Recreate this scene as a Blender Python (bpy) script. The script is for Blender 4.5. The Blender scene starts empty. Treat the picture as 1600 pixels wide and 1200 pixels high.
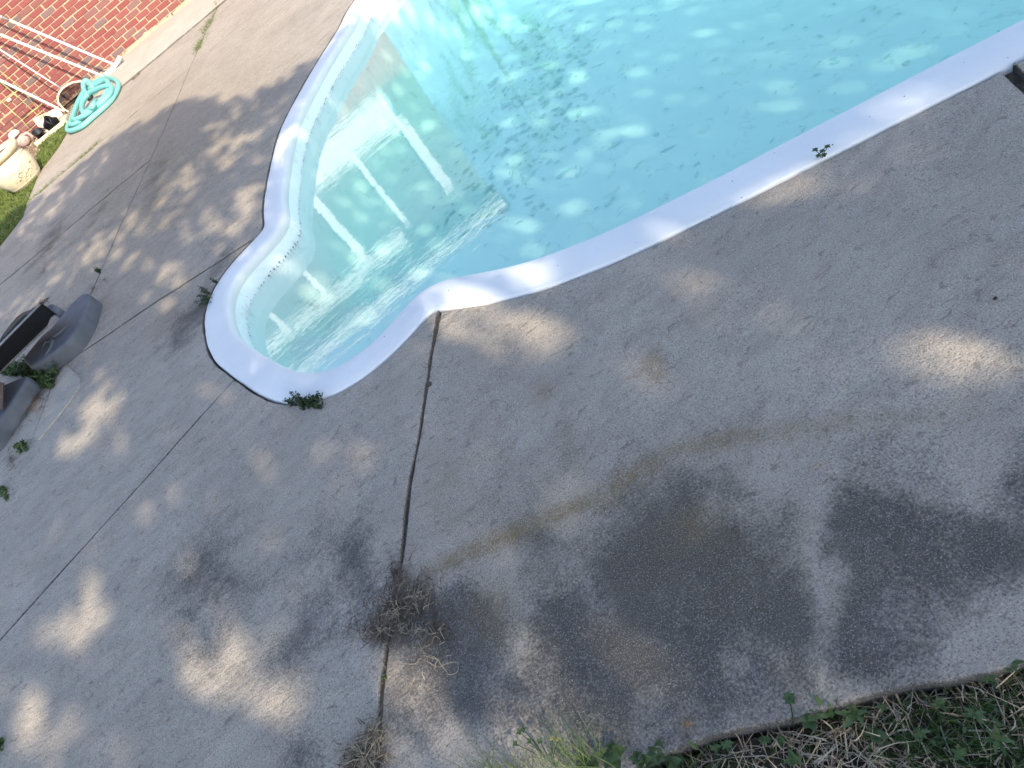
import bpy, bmesh, math, random
import numpy as np
from mathutils import Vector, Matrix
from mathutils.geometry import delaunay_2d_cdt

# ------------------------------------------------------------------ camera, sky, sun, exposure
random.seed(7)
rng = np.random.default_rng(7)
S = bpy.context.scene
COL = S.collection
R = math.radians

FPX, HEIGHT = 1100.0, 1.6                 # focal length in pixels of the 1600 px wide photograph, eye height
PITCH, ROLL = R(42.510), R(39.756)        # below the horizon, tilt of the phone
cs, cc, ps, pc = math.sin(ROLL), math.cos(ROLL), math.sin(PITCH), math.cos(PITCH)
_up = np.array([-cs * pc, cc * pc, ps])
_rt = np.array([cc, cs, 0.0])
_fw = np.cross(_up, _rt)
CM = np.array([_rt, _fw, _up])            # camera to world
cam_d = bpy.data.cameras.new('camera')
cam = bpy.data.objects.new('camera', cam_d)
COL.objects.link(cam)
cam_d.sensor_width = 36.0
cam_d.lens = 36.0 * FPX / 1600.0
cam_d.clip_start, cam_d.clip_end = 0.05, 600.0
M4 = Matrix([list(CM[0]) + [0], list(CM[1]) + [0], list(CM[2]) + [HEIGHT], [0, 0, 0, 1]])
cam.matrix_world = M4
S.camera = cam

SUN_AZ, SUN_EL = R(104.0), R(35.0)        # heading the light travels to (from +x towards +y), height of the sun
L = np.array([math.cos(SUN_AZ) * math.cos(SUN_EL), math.sin(SUN_AZ) * math.cos(SUN_EL), -math.sin(SUN_EL)])
world = bpy.data.worlds.new('World')
S.world = world
world.use_nodes = True
wn = world.node_tree
wn.nodes.clear()
sky = wn.nodes.new('ShaderNodeTexSky')
sky.sky_type = 'NISHITA'
sky.sun_disc = False
sky.sun_elevation = SUN_EL
sky.sun_rotation = math.atan2(-L[0], -L[1])
sky.air_density, sky.dust_density, sky.ozone_density = 1.0, 1.0, 1.0
bg = wn.nodes.new('ShaderNodeBackground')
bg.inputs['Strength'].default_value = 0.15
wo = wn.nodes.new('ShaderNodeOutputWorld')
wn.links.new(sky.outputs[0], bg.inputs[0])
wn.links.new(bg.outputs[0], wo.inputs[0])
sun_d = bpy.data.lights.new('sun', 'SUN')
sun_d.energy = 2.7
sun_d.angle = R(0.53)
sun_d.color = (1.0, 0.90, 0.69)
sun = bpy.data.objects.new('sun', sun_d)
COL.objects.link(sun)
sun.rotation_euler = Vector(L).to_track_quat('-Z', 'Y').to_euler()
S.view_settings.view_transform = 'Standard'
S.view_settings.look = 'None'
S.view_settings.exposure = 1.54
S.view_settings.gamma = 1.0
S.cycles.max_bounces = 12
S.cycles.diffuse_bounces = 8
S.cycles.transparent_max_bounces = 16
S.cycles.volume_bounces = 0
S.cycles.caustics_reflective = False
S.cycles.caustics_refractive = False


# ------------------------------------------------------------------ measuring helpers
def ray(px, py):
    return CM @ np.array([(px - 800) / FPX, -(py - 600) / FPX, -1.0])


EYE = np.array([0, 0, HEIGHT])


def gp(px, py, z=0.0):
    """the place on the level z that the photograph shows at this spot"""
    d = ray(px, py)
    return EYE + d * ((z - HEIGHT) / d[2])


def vp(px, py, y):
    """the place on the upright plane at depth y"""
    d = ray(px, py)
    return EYE + d * (y / d[1])


def g2(px, py, z=0.0):
    return gp(px, py, z)[:2]


def isect(a, b, c, d):
    a, b, c, d = (np.asarray(v, float)[:2] for v in (a, b, c, d))
    u, v = b - a, d - c
    t = ((c[0] - a[0]) * v[1] - (c[1] - a[1]) * v[0]) / (u[0] * v[1] - u[1] * v[0])
    return a + t * u


# ------------------------------------------------------------------ materials
class NT:
    def __init__(self, name):
        self.m = bpy.data.materials.new(name)
        self.m.use_nodes = True
        self.t = self.m.node_tree
        self.t.nodes.clear()
        self.out = self.n('ShaderNodeOutputMaterial')

    def n(self, kind, **kw):
        nd = self.t.nodes.new(kind)
        for k, v in kw.items():
            setattr(nd, k, v)
        return nd

    def l(self, a, b):
        self.t.links.new(a, b)

    def pos(self):
        return self.n('ShaderNodeNewGeometry').outputs['Position']

    def scaled(self, vec, s, rotz=0.0):
        mp = self.n('ShaderNodeMapping')
        mp.inputs['Scale'].default_value = s if hasattr(s, '__len__') else (s, s, s)
        mp.inputs['Rotation'].default_value = (0, 0, rotz)
        self.l(vec, mp.inputs['Vector'])
        return mp.outputs[0]

    def noise(self, vec, scale, detail=4, rough=0.55, dist=0.0):
        nd = self.n('ShaderNodeTexNoise')
        nd.inputs['Scale'].default_value = scale
        nd.inputs['Detail'].default_value = detail
        nd.inputs['Roughness'].default_value = rough
        nd.inputs['Distortion'].default_value = dist
        self.l(vec, nd.inputs['Vector'])
        return nd.outputs['Fac']

    def voro(self, vec, scale, out='Distance'):
        nd = self.n('ShaderNodeTexVoronoi')
        nd.inputs['Scale'].default_value = scale
        self.l(vec, nd.inputs['Vector'])
        return nd.outputs[out]

    def rng(self, v, a, b, c=0.0, d=1.0, smooth=False):
        nd = self.n('ShaderNodeMapRange', interpolation_type='SMOOTHSTEP' if smooth else 'LINEAR')
        nd.clamp = True
        self.l(v, nd.inputs['Value'])
        for k, x in zip(('From Min', 'From Max', 'To Min', 'To Max'), (a, b, c, d)):
            nd.inputs[k].default_value = x
        return nd.outputs[0]

    def math(self, op, a, b=None):
        nd = self.n('ShaderNodeMath', operation=op)
        for i, v in enumerate((a, b)):
            if v is None:
                continue
            if isinstance(v, (int, float)):
                nd.inputs[i].default_value = v
            else:
                self.l(v, nd.inputs[i])
        return nd.outputs[0]

    def mix(self, f, a, b, blend='MIX'):
        nd = self.n('ShaderNodeMix', data_type='RGBA', blend_type=blend)
        if isinstance(f, (int, float)):
            nd.inputs[0].default_value = f
        else:
            self.l(f, nd.inputs[0])
        for i, v in ((6, a), (7, b)):
            if isinstance(v, tuple):
                nd.inputs[i].default_value = (*v, 1.0)
            else:
                self.l(v, nd.inputs[i])
        return nd.outputs[2]

    def attr(self, name):
        return self.n('ShaderNodeAttribute', attribute_name=name)

    def bump(self, h, strength, dist):
        nd = self.n('ShaderNodeBump')
        nd.inputs['Strength'].default_value = strength
        nd.inputs['Distance'].default_value = dist
        self.l(h, nd.inputs['Height'])
        return nd.outputs[0]

    def bsdf(self, col, rough=0.7, normal=None, spec=0.3, metal=0.0):
        b = self.n('ShaderNodeBsdfPrincipled')
        if isinstance(col, tuple):
            b.inputs['Base Color'].default_value = (*col, 1.0)
        else:
            self.l(col, b.inputs['Base Color'])
        if isinstance(rough, (int, float)):
            b.inputs['Roughness'].default_value = rough
        else:
            self.l(rough, b.inputs['Roughness'])
        b.inputs['Specular IOR Level'].default_value = spec
        b.inputs['Metallic'].default_value = metal
        if normal is not None:
            self.l(normal, b.inputs['Normal'])
        self.l(b.outputs[0], self.out.inputs[0])
        return b


MAT = {}


def plain(name, col, rough=0.6, var=0.12, scale=30.0, spec=0.3, metal=0.0, bump=0.0):
    """one colour with mottling"""
    k = NT(name)
    p = k.pos()
    f = k.noise(p, scale, 5)
    lo = tuple(c * (1 - var) for c in col)
    hi = tuple(min(1, c * (1 + var)) for c in col)
    c = k.mix(k.rng(f, 0.3, 0.7), lo, hi)
    nrm = k.bump(f, bump, 0.01) if bump else None
    k.bsdf(c, rough, nrm, spec, metal)
    MAT[name] = k.m
    return k.m


def concrete(name, base_a, base_b, grain=1.0):
    k = NT(name)
    p = k.pos()
    big = k.noise(p, 1.5, 7, 0.62, 0.4)
    mid = k.noise(k.scaled(p, (0.45, 1.15, 1.0), R(12)), 11.0, 8, 0.70, 0.4)
    fine = k.noise(p, 150.0, 4, 0.75)
    grit = k.noise(p, 300.0, 3, 0.7)
    grit2 = k.noise(p, 230.0, 3, 0.65)
    c = k.mix(k.rng(big, 0.32, 0.68), base_a, base_b)
    c = k.mix(k.rng(mid, 0.46, 0.70, 0.0, 0.42), c, tuple(v * 0.55 for v in base_b))
    c = k.mix(k.rng(k.noise(p, 4.2, 6, 0.7, 0.5), 0.56, 0.74, 0.0, 0.32), c, tuple(v * 0.62 for v in base_b))
    # mildew, darker patch and slab edges, rust and washed places come from the slab itself
    mn = k.math('ADD', k.math('MULTIPLY', k.noise(p, 7.0, 10, 0.80), 0.55), k.math('MULTIPLY', fine, 0.45))
    dk = k.attr('mildew_dark').outputs['Fac']
    dmask = k.rng(k.math('ADD', k.math('MULTIPLY', dk, 1.15), k.math('MULTIPLY', k.math('SUBTRACT', mn, 0.5), 4.6)), 0.12, 0.95)
    dmask = k.math('MULTIPLY', dmask, k.rng(dk, 0.0, 0.30))
    c = k.mix(k.math('MULTIPLY', dmask, 0.85), c, (0.046, 0.044, 0.046))
    rs = k.attr('rust').outputs['Fac']
    rmask = k.math('MULTIPLY', rs, k.rng(k.noise(p, 22.0, 6, 0.75), 0.28, 0.56, 0.25, 1.0))
    c = k.mix(k.math('MULTIPLY', rmask, 0.90), c, (0.225, 0.150, 0.066))
    lt = k.attr('pale').outputs['Fac']
    lmask = k.math('MULTIPLY', lt, k.rng(k.noise(p, 34.0, 8, 0.8), 0.44, 0.60, 0.0, 1.0))
    c = k.mix(k.math('MULTIPLY', lmask, 0.55), c, (0.50, 0.43, 0.385))
    # sand grains, light and dark
    gm = k.math('MULTIPLY', k.rng(grit, 0.54, 0.63, 0.0, 0.95 * grain), k.math('SUBTRACT', 1.0, k.math('MULTIPLY', dmask, 0.30)))
    c = k.mix(gm, c, k.mix(0.55, c, (0.80, 0.73, 0.67)))
    c = k.mix(k.rng(grit2, 0.47, 0.37, 0.0, 0.95 * grain), c, k.mix(0.6, c, (0.045, 0.040, 0.038)))
    c = k.mix(k.rng(fine, 0.50, 0.68, 0.0, 0.50), c, k.mix(0.55, c, (0.05, 0.045, 0.042)))
    # pits
    pit = k.noise(k.scaled(p, (0.6, 1.0, 1.0), R(15)), 34.0, 5, 0.65, 0.5)
    c = k.mix(k.rng(pit, 0.585, 0.66, 0.0, 0.50), c, tuple(v * 0.38 for v in base_b))
    h = k.math('ADD', k.math('MULTIPLY', mid, 0.9), k.math('MULTIPLY', pit, -0.6))
    h = k.math('ADD', h, k.math('MULTIPLY', fine, 0.25))
    k.bsdf(c, 0.88, k.bump(h, 0.75, 0.018), 0.2)
    MAT[name] = k.m
    return k.m


concrete('weathered_concrete', (0.462, 0.388, 0.320), (0.356, 0.299, 0.248))
concrete('patch_concrete', (0.50, 0.425, 0.355), (0.44, 0.37, 0.305), 0.5)
concrete('pale_concrete', (0.58, 0.50, 0.42), (0.50, 0.43, 0.36), 0.5)

k = NT('white_coping_paint')
p = k.pos()
f = k.noise(p, 3.0, 5)
c = k.mix(k.rng(f, 0.3, 0.7), (0.80, 0.785, 0.77), (0.715, 0.705, 0.70))
c = k.mix(k.rng(k.noise(p, 60, 4, 0.7), 0.66, 0.76, 0, 0.35), c, (0.45, 0.43, 0.40))
k.bsdf(c, 0.55, k.bump(k.noise(p, 45, 4), 0.12, 0.01), 0.35)
MAT['coping'] = k.m

k = NT('pool_plaster')
p = k.pos()
c = k.mix(k.rng(k.noise(p, 1.6, 5), 0.3, 0.7), (0.86, 0.90, 0.87), (0.91, 0.94, 0.91))
st = k.rng(k.noise(p, 7.0, 7, 0.75, 0.6), 0.56, 0.70, 0, 0.42)
c = k.mix(st, c, (0.42, 0.45, 0.40))
sp = k.rng(k.noise(k.scaled(p, (0.5, 1.4, 1.0), R(-20)), 12.0, 3, 0.5), 0.665, 0.70, 0, 0.5)
k.bsdf(c, 0.6, None, 0.2)
MAT['plaster'] = k.m

# water: clear, mirror-like at a glancing look, colour soaked up with depth
k = NT('pool_water')
p = k.pos()
w1 = k.noise(k.scaled(p, (9.0, 26.0, 1.0), R(8)), 1.0, 3, 0.55, 0.6)
w2 = k.noise(k.scaled(p, (2.0, 4.5, 1.0), R(-14)), 1.0, 2, 0.5, 0.3)
hh = k.math('ADD', k.math('MULTIPLY', w1, 0.45), w2)
bn = k.bump(hh, 1.0, 0.0009)
gl = k.n('ShaderNodeBsdfGlossy')
gl.inputs['Roughness'].default_value = 0.0
k.l(bn, gl.inputs['Normal'])
vm = k.n('ShaderNodeVectorMath', operation='DOT_PRODUCT')
k.l(k.n('ShaderNodeNewGeometry').outputs['Incoming'], vm.inputs[0])
k.l(bn, vm.inputs[1])
graze = k.math('SUBTRACT', 1.0, k.math('MINIMUM', k.math('ABSOLUTE', vm.outputs['Value']), 1.0))
fres = k.math('ADD', 0.12, k.math('MULTIPLY', k.math('POWER', graze, 5.0), 0.88))
tr = k.n('ShaderNodeBsdfTransparent')
mx = k.n('ShaderNodeMixShader')
k.l(fres, mx.inputs[0])
k.l(tr.outputs[0], mx.inputs[1])
k.l(gl.outputs[0], mx.inputs[2])
k.l(mx.outputs[0], k.out.inputs[0])
va = k.n('ShaderNodeVolumeAbsorption')
va.inputs['Color'].default_value = (0.0, 0.97, 0.71, 1)
va.inputs['Density'].default_value = 0.185
k.l(va.outputs[0], k.out.inputs['Volume'])
MAT['water'] = k.m

k = NT('red_brick')
p = k.pos()
oi = k.n('ShaderNodeObjectInfo')
ramp = k.n('ShaderNodeValToRGB')
k.l(oi.outputs['Random'], ramp.inputs[0])
els = ramp.color_ramp.elements
els[0].position, els[0].color = 0.0, (0.205, 0.054, 0.054, 1)
els[1].position, els[1].color = 0.45, (0.24, 0.072, 0.069, 1)
for ps_, cl in ((0.60, (0.21, 0.074, 0.068)), (0.76, (0.215, 0.095, 0.090)), (0.88, (0.18, 0.115, 0.118)), (1.0, (0.13, 0.105, 0.108))):
    e = els.new(ps_)
    e.color = (*cl, 1)
c = k.mix(k.rng(k.noise(p, 55, 6, 0.7), 0.35, 0.7, 0, 0.5), ramp.outputs[0], (0.19, 0.080, 0.070))
c = k.mix(k.rng(k.noise(p, 26, 5, 0.7), 0.66, 0.74, 0, 0.6), c, (0.55, 0.40, 0.28))
k.bsdf(c, 0.85, k.bump(k.noise(p, 90, 5), 0.5, 0.006), 0.2)
MAT['brick'] = k.m

k = NT('brick_veneer_far')
tc = k.n('ShaderNodeTexCoord')
bt = k.n('ShaderNodeTexBrick')
mp = k.n('ShaderNodeMapping')
mp.inputs['Rotation'].default_value = (R(90), 0, 0)
k.l(tc.outputs['Object'], mp.inputs['Vector'])
k.l(mp.outputs[0], bt.inputs['Vector'])
for nm, v in (('Color1', (0.37, 0.075, 0.05, 1)), ('Color2', (0.25, 0.08, 0.07, 1)), ('Mortar', (0.50, 0.38, 0.26, 1))):
    bt.inputs[nm].default_value = v
bt.inputs['Scale'].default_value = 1.0
bt.inputs['Brick Width'].default_value = 0.215
bt.inputs['Row Height'].default_value = 0.078
bt.inputs['Mortar Size'].default_value = 0.008
k.bsdf(bt.outputs[0], 0.85)
MAT['brick_far'] = k.m

plain('reflection_debris', (0.60, 0.75, 0.73), 0.8, 0.15, 20, 0.1)  # tone of the painted dark water reflections and leaf bits
plain('mortar', (0.40, 0.30, 0.205), 0.9, 0.2, 40, 0.1, bump=0.5)
plain('white_trim', (0.88, 0.87, 0.85), 0.5, 0.04, 6)
plain('dark_screen', (0.035, 0.036, 0.038), 0.4, 0.2, 5)
plain('roof_shingle', (0.07, 0.062, 0.056), 0.9, 0.3, 25, bump=0.4)
plain('white_aluminium', (0.80, 0.80, 0.82), 0.35, 0.05, 20, 0.5)
plain('cream_plastic', (0.66, 0.57, 0.40), 0.5, 0.08, 25)
plain('grey_plastic', (0.20, 0.205, 0.22), 0.5, 0.18, 20, 0.35)
plain('black_plastic', (0.012, 0.012, 0.014), 0.45, 0.2, 30, 0.4)
plain('black_net', (0.010, 0.010, 0.010), 0.8, 0.3, 120)
plain('charcoal_plastic', (0.022, 0.023, 0.028), 0.62, 0.15, 14, 0.4)
plain('grey_moulded_plastic', (0.110, 0.117, 0.134), 0.7, 0.16, 12, 0.2, bump=0.06)
plain('rust_metal', (0.13, 0.075, 0.055), 0.8, 0.35, 30, bump=0.3)
plain('teal_hose', (0.17, 0.46, 0.43), 0.5, 0.05, 25, 0.35)
plain('soil', (0.050, 0.038, 0.028), 0.95, 0.35, 14, 0.1, bump=0.6)
plain('joint_sand', (0.22, 0.18, 0.14), 0.95, 0.5, 60, 0.1, bump=0.6)
plain('joint_dirt', (0.105, 0.085, 0.066), 0.95, 0.4, 60, 0.1, bump=0.6)
plain('dry_straw', (0.34, 0.27, 0.185), 0.8, 0.35, 9, 0.2)
plain('dry_twig', (0.130, 0.096, 0.073), 0.85, 0.45, 40, 0.15)
plain('bark', (0.11, 0.08, 0.055), 0.9, 0.3, 20, bump=0.6)
plain('terracotta_cream', (0.56, 0.47, 0.335), 0.75, 0.14, 18, 0.2, bump=0.25)
plain('pale_glaze', (0.66, 0.57, 0.42), 0.75, 0.2, 40, 0.2)
plain('dry_bed', (0.20, 0.14, 0.095), 0.95, 0.4, 14, 0.1, bump=0.6)
plain('chalk_white', (0.70, 0.60, 0.55), 0.8, 0.2, 30, 0.2)
plain('pink_grey_stone', (0.42, 0.30, 0.27), 0.85, 0.3, 40, 0.2)
plain('bamboo_green', (0.36, 0.42, 0.15), 0.6, 0.2, 40)
plain('wire_dark', (0.09, 0.06, 0.045), 0.6, 0.2, 40)
plain('orange_lichen', (0.36, 0.19, 0.08), 0.9, 0.4, 200, bump=0.4)
plain('dark_chip', (0.03, 0.025, 0.022), 0.8, 0.3, 200)


def leafy(name, col, var=0.35, scale=40, trans=0.25):
    k = NT(name)
    p = k.pos()
    f = k.noise(p, scale, 4, 0.6)
    at = k.attr('tint').outputs['Fac']
    c = k.mix(k.rng(f, 0.3, 0.7), tuple(v * (1 - var) for v in col), tuple(v * (1 + var) for v in col))
    c = k.mix(k.math('MULTIPLY', at, 0.55), c, (col[0] * 2.0, col[1] * 1.5, col[2] * 1.0))
    b = k.n('ShaderNodeBsdfPrincipled')
    k.l(c, b.inputs['Base Color'])
    b.inputs['Roughness'].default_value = 0.55
    b.inputs['Specular IOR Level'].default_value = 0.25
    t = k.n('ShaderNodeBsdfTranslucent')
    k.l(c, t.inputs['Color'])
    m = k.n('ShaderNodeMixShader')
    m.inputs[0].default_value = trans
    k.l(b.outputs[0], m.inputs[1])
    k.l(t.outputs[0], m.inputs[2])
    k.l(m.outputs[0], k.out.inputs[0])
    MAT[name] = k.m


leafy('tree_leaf', (0.050, 0.085, 0.022), 0.3, 3, 0.2)
leafy('lawn_green', (0.050, 0.100, 0.026), 0.35, 20)
leafy('far_lawn_green', (0.115, 0.165, 0.045), 0.35, 9)
leafy('weed_green', (0.075, 0.120, 0.050), 0.35, 60)
leafy('dark_weed_green', (0.034, 0.060, 0.028), 0.35, 80)
leafy('blue_green_blade', (0.115, 0.165, 0.075), 0.3, 30)
leafy('straw_blade', (0.44, 0.37, 0.29), 0.35, 25, 0.15)
leafy('yellow_petal', (0.70, 0.55, 0.05), 0.1, 25, 0.15)


# ------------------------------------------------------------------ mesh helpers
def tag(o, label=None, cat=None, group=None, kind=None):
    for k_, v in (('label', label), ('category', cat), ('group', group), ('kind', kind)):
        if v:
            o[k_] = v
    return o


def link(name, me, mat=None, parent=None):
    o = bpy.data.objects.new(name, me)
    COL.objects.link(o)
    if mat is not None and me is not None and not me.materials:
        me.materials.append(MAT[mat] if isinstance(mat, str) else mat)
    if parent is not None:
        o.parent = parent
        o.matrix_parent_inverse = parent.matrix_world.inverted()
    return o


def empty(name, loc=(0, 0, 0)):
    o = bpy.data.objects.new(name, None)
    COL.objects.link(o)
    o.location = tuple(float(v) for v in loc)
    o.matrix_world = Matrix.Translation(o.location)
    return o


def mesh_from(verts, faces, smooth=True):
    me = bpy.data.meshes.new('m')
    me.from_pydata([tuple(map(float, v)) for v in verts], [], faces)
    if smooth:
        me.polygons.foreach_set('use_smooth', [True] * len(me.polygons))
    me.update()
    return me


def quads_mesh(V, n, tris_per=None, tint=None):
    """V: (count, n, 3) corner arrays, one n-gon each"""
    cnt = len(V)
    me = bpy.data.meshes.new('m')
    me.vertices.add(cnt * n)
    me.vertices.foreach_set('co', V.reshape(-1).astype(np.float32))
    me.loops.add(cnt * n)
    me.loops.foreach_set('vertex_index', np.arange(cnt * n, dtype=np.int32))
    me.polygons.add(cnt)
    me.polygons.foreach_set('loop_start', (np.arange(cnt) * n).astype(np.int32))
    me.polygons.foreach_set('loop_total', np.full(cnt, n, np.int32))
    me.update(calc_edges=True)
    if tint is not None:
        a = me.attributes.new('tint', 'FLOAT', 'POINT')
        a.data.foreach_set('value', np.repeat(tint, n).astype(np.float32))
    me.validate()
    return me


def blades_mesh(root, dirs, length, width, droop, tint=None, segs=3, side=None):
    """curved tapered blades. root (N,3), dirs (N,3) start heading, droop (N,3) bend added along the blade"""
    N = len(root)
    t = np.linspace(0, 1, segs + 1)
    P = root[:, None, :] + dirs[:, None, :] * (length[:, None] * t)[:, :, None] + droop[:, None, :] * (length[:, None] * t ** 2)[:, :, None]
    if side is None:
        side = np.cross(dirs, rng.normal(size=(N, 3)))
    side = side / (np.linalg.norm(side, axis=1, keepdims=True) + 1e-9)
    wt = np.clip(1.0 - t ** 1.8, 0.06, 1)
    A = P - side[:, None, :] * (width[:, None] * wt)[:, :, None] * 0.5
    B = P + side[:, None, :] * (width[:, None] * wt)[:, :, None] * 0.5
    V = np.stack([A[:, :-1], B[:, :-1], B[:, 1:], A[:, 1:]], axis=2).reshape(N * segs, 4, 3)
    return quads_mesh(V, 4, tint=None if tint is None else np.repeat(tint, segs))


def tube_bm(bm, pts, r, n=8, cap=True, r2=None):
    pts = [Vector(tuple(map(float, p))) for p in pts]
    N = len(pts)
    rings = []
    prev = None
    for i, p in enumerate(pts):
        d = (pts[min(i + 1, N - 1)] - pts[max(i - 1, 0)])
        if d.length < 1e-9:
            d = Vector((0, 0, 1))
        d.normalize()
        if prev is None:
            a = d.orthogonal().normalized()
        else:
            a = (prev - d * prev.dot(d)).normalized()
        prev = a
        b = d.cross(a)
        rr = r if r2 is None else r + (r2 - r) * i / (N - 1)
        if hasattr(r, '__len__'):
            rr = r[i]
        rings.append([bm.verts.new(p + (a * math.cos(q) + b * math.sin(q)) * rr) for q in [2 * math.pi * j / n for j in range(n)]])
    for i in range(N - 1):
        for j in range(n):
            f = bm.faces.new((rings[i][j], rings[i][(j + 1) % n], rings[i + 1][(j + 1) % n], rings[i + 1][j]))
            f.smooth = True
    if cap:
        bm.faces.new(list(reversed(rings[0])))
        bm.faces.new(rings[-1])


def box_bm(bm, lo, hi, bevel=0.0, M=None):
    lo, hi = np.array(lo, float), np.array(hi, float)
    r = bmesh.ops.create_cube(bm, size=1.0)
    vs = r['verts']
    for v in vs:
        v.co = Vector([lo[i] + (v.co[i] + 0.5) * (hi[i] - lo[i]) for i in range(3)])
    if bevel:
        es = list({e for v in vs for e in v.link_edges})
        rb = bmesh.ops.bevel(bm, geom=es, offset=bevel, segments=2, affect='EDGES', profile=0.5)
        vs = list({v for f in rb['faces'] for v in f.verts} | {v for v in vs if v.is_valid})
    if M is not None:
        bmesh.ops.transform(bm, matrix=M, verts=vs)
    return vs


def done(bm, name, mat, parent=None, smooth=None):
    bmesh.ops.recalc_face_normals(bm, faces=bm.faces[:])
    me = bpy.data.meshes.new(name)
    bm.to_mesh(me)
    bm.free()
    if smooth is not None:
        me.polygons.foreach_set('use_smooth', [smooth] * len(me.polygons))
    return link(name, me, mat, parent)


def prism_bm(bm, poly, z0, z1, top_scale=None, bevel=0.0):
    lowv = [bm.verts.new((p[0], p[1], z0)) for p in poly]
    hiv = [bm.verts.new((p[0], p[1], z1 if not hasattr(z1, '__len__') else z1[i])) for i, p in enumerate(top_scale if top_scale is not None else poly)]
    n = len(poly)
    fs = [bm.faces.new(lowv[::-1]), bm.faces.new(hiv)]
    for i in range(n):
        fs.append(bm.faces.new((lowv[i], lowv[(i + 1) % n], hiv[(i + 1) % n], hiv[i])))
    if bevel:
        es = list({e for v in hiv for e in v.link_edges})
        bmesh.ops.bevel(bm, geom=es, offset=bevel, segments=3, affect='EDGES', profile=0.5)


# ------------------------------------------------------------------ pool outline
inner_px = [(1600, 24), (1410, 122), (1200, 231), (1147, 260), (1044, 311), (941, 361), (843, 399), (800, 412), (737, 425), (691, 433),
            (662, 446), (644, 461), (612, 500), (581, 533), (550, 558), (519, 575), (500, 580), (475, 580), (450, 574), (425, 561),
            (394, 542), (367, 521), (356, 486), (356, 461), (369, 430), (403, 392), (437, 355), (445, 332), (441, 300), (450, 235),
            (462, 187), (485, 140), (512, 92), (550, 32), (567, 0)]
ctrl = [g2(*q) for q in inner_px]
ctrl += [np.array(q) for q in ((1.75, 7.12), (2.9, 7.75), (4.4, 8.1), (6.4, 7.8), (8.3, 6.3), (9.3, 4), (9.3, 1.2), (8.5, -0.35), (7.4, -0.55), (6.0, 0.0), (4.5, 0.57), (3.2, 1.07))]
ctrl = np.array(ctrl)


def catmull_closed(P, per=16):
    n = len(P)
    out = []
    for i in range(n):
        p0, p1, p2, p3 = P[i - 1], P[i], P[(i + 1) % n], P[(i + 2) % n]
        for t in np.linspace(0, 1, per, endpoint=False):
            out.append(0.5 * ((2 * p1) + (p2 - p0) * t + (2 * p0 - 5 * p1 + 4 * p2 - p3) * t * t + (3 * p1 - p0 - 3 * p2 + p3) * t ** 3))
    return np.array(out)


def resample_closed(P, step):
    Q = np.vstack([P, P[:1]])
    s = np.concatenate([[0], np.cumsum(np.linalg.norm(np.diff(Q, axis=0), axis=1))])
    n = int(s[-1] / step)
    u = np.linspace(0, s[-1], n, endpoint=False)
    return np.stack([np.interp(u, s, Q[:, i]) for i in range(2)], axis=1)


def gsmooth(P, sig):
    r = int(sig * 3)
    kx = np.exp(-0.5 * (np.arange(-r, r + 1) / sig) ** 2)
    kx /= kx.sum()
    out = np.zeros_like(P)
    for j, w in zip(range(-r, r + 1), kx):
        out += w * np.roll(P, j, axis=0)
    return out


INN = gsmooth(resample_closed(catmull_closed(ctrl), 0.025), 3.0)
area = 0.5 * np.sum(INN[:, 0] * np.roll(INN[:, 1], -1) - np.roll(INN[:, 0], -1) * INN[:, 1])
tang = np.roll(INN, -1, axis=0) - np.roll(INN, 1, axis=0)
tang /= np.linalg.norm(tang, axis=1, keepdims=True)
NRM = np.stack([tang[:, 1], -tang[:, 0]], axis=1) * (1 if area > 0 else -1)     # away from the water
NRM = gsmooth(NRM, 2.0)
NRM /= np.linalg.norm(NRM, axis=1, keepdims=True)
NI = len(INN)
_i = lambda x, y: int(np.argmin(np.sum((INN - g2(x, y)) ** 2, axis=1)))
COPE_W = np.interp(np.arange(NI), [0, _i(737, 425), _i(600, 515), _i(369, 430), _i(440, 345), _i(445, 280), _i(512, 92), _i(512, 92) + 90, NI], [0.192, 0.195, 0.170, 0.165, 0.155, 0.150, 0.135, 0.18, 0.192])
COPE_W = gsmooth(COPE_W[:, None], 12.0)[:, 0]


def off(d):
    return INN + NRM * d


def strip_mesh(rows, closed=True):
    """rows: list of (N,3) arrays"""
    n = len(rows[0])
    V = np.concatenate(rows)
    F = []
    for r_ in range(len(rows) - 1):
        for i in range(n if closed else n - 1):
            j = (i + 1) % n
            F.append((r_ * n + i, r_ * n + j, (r_ + 1) * n + j, (r_ + 1) * n + i))
    return mesh_from(V, F)


def row(d, z):
    q = off(d) if not hasattr(d, '__len__') else INN + NRM * d[:, None]
    zz = np.full(NI, z) if not hasattr(z, '__len__') else z
    return np.column_stack([q, zz])


WATER_Z = -0.15
axis0 = np.array([-0.85, 3.25])
axdir = np.array([math.cos(R(16)), math.sin(R(16))])


def floor_z(q):
    q = np.atleast_2d(q)
    return -0.80 - 0.07 * ((q - axis0) @ axdir)


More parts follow.
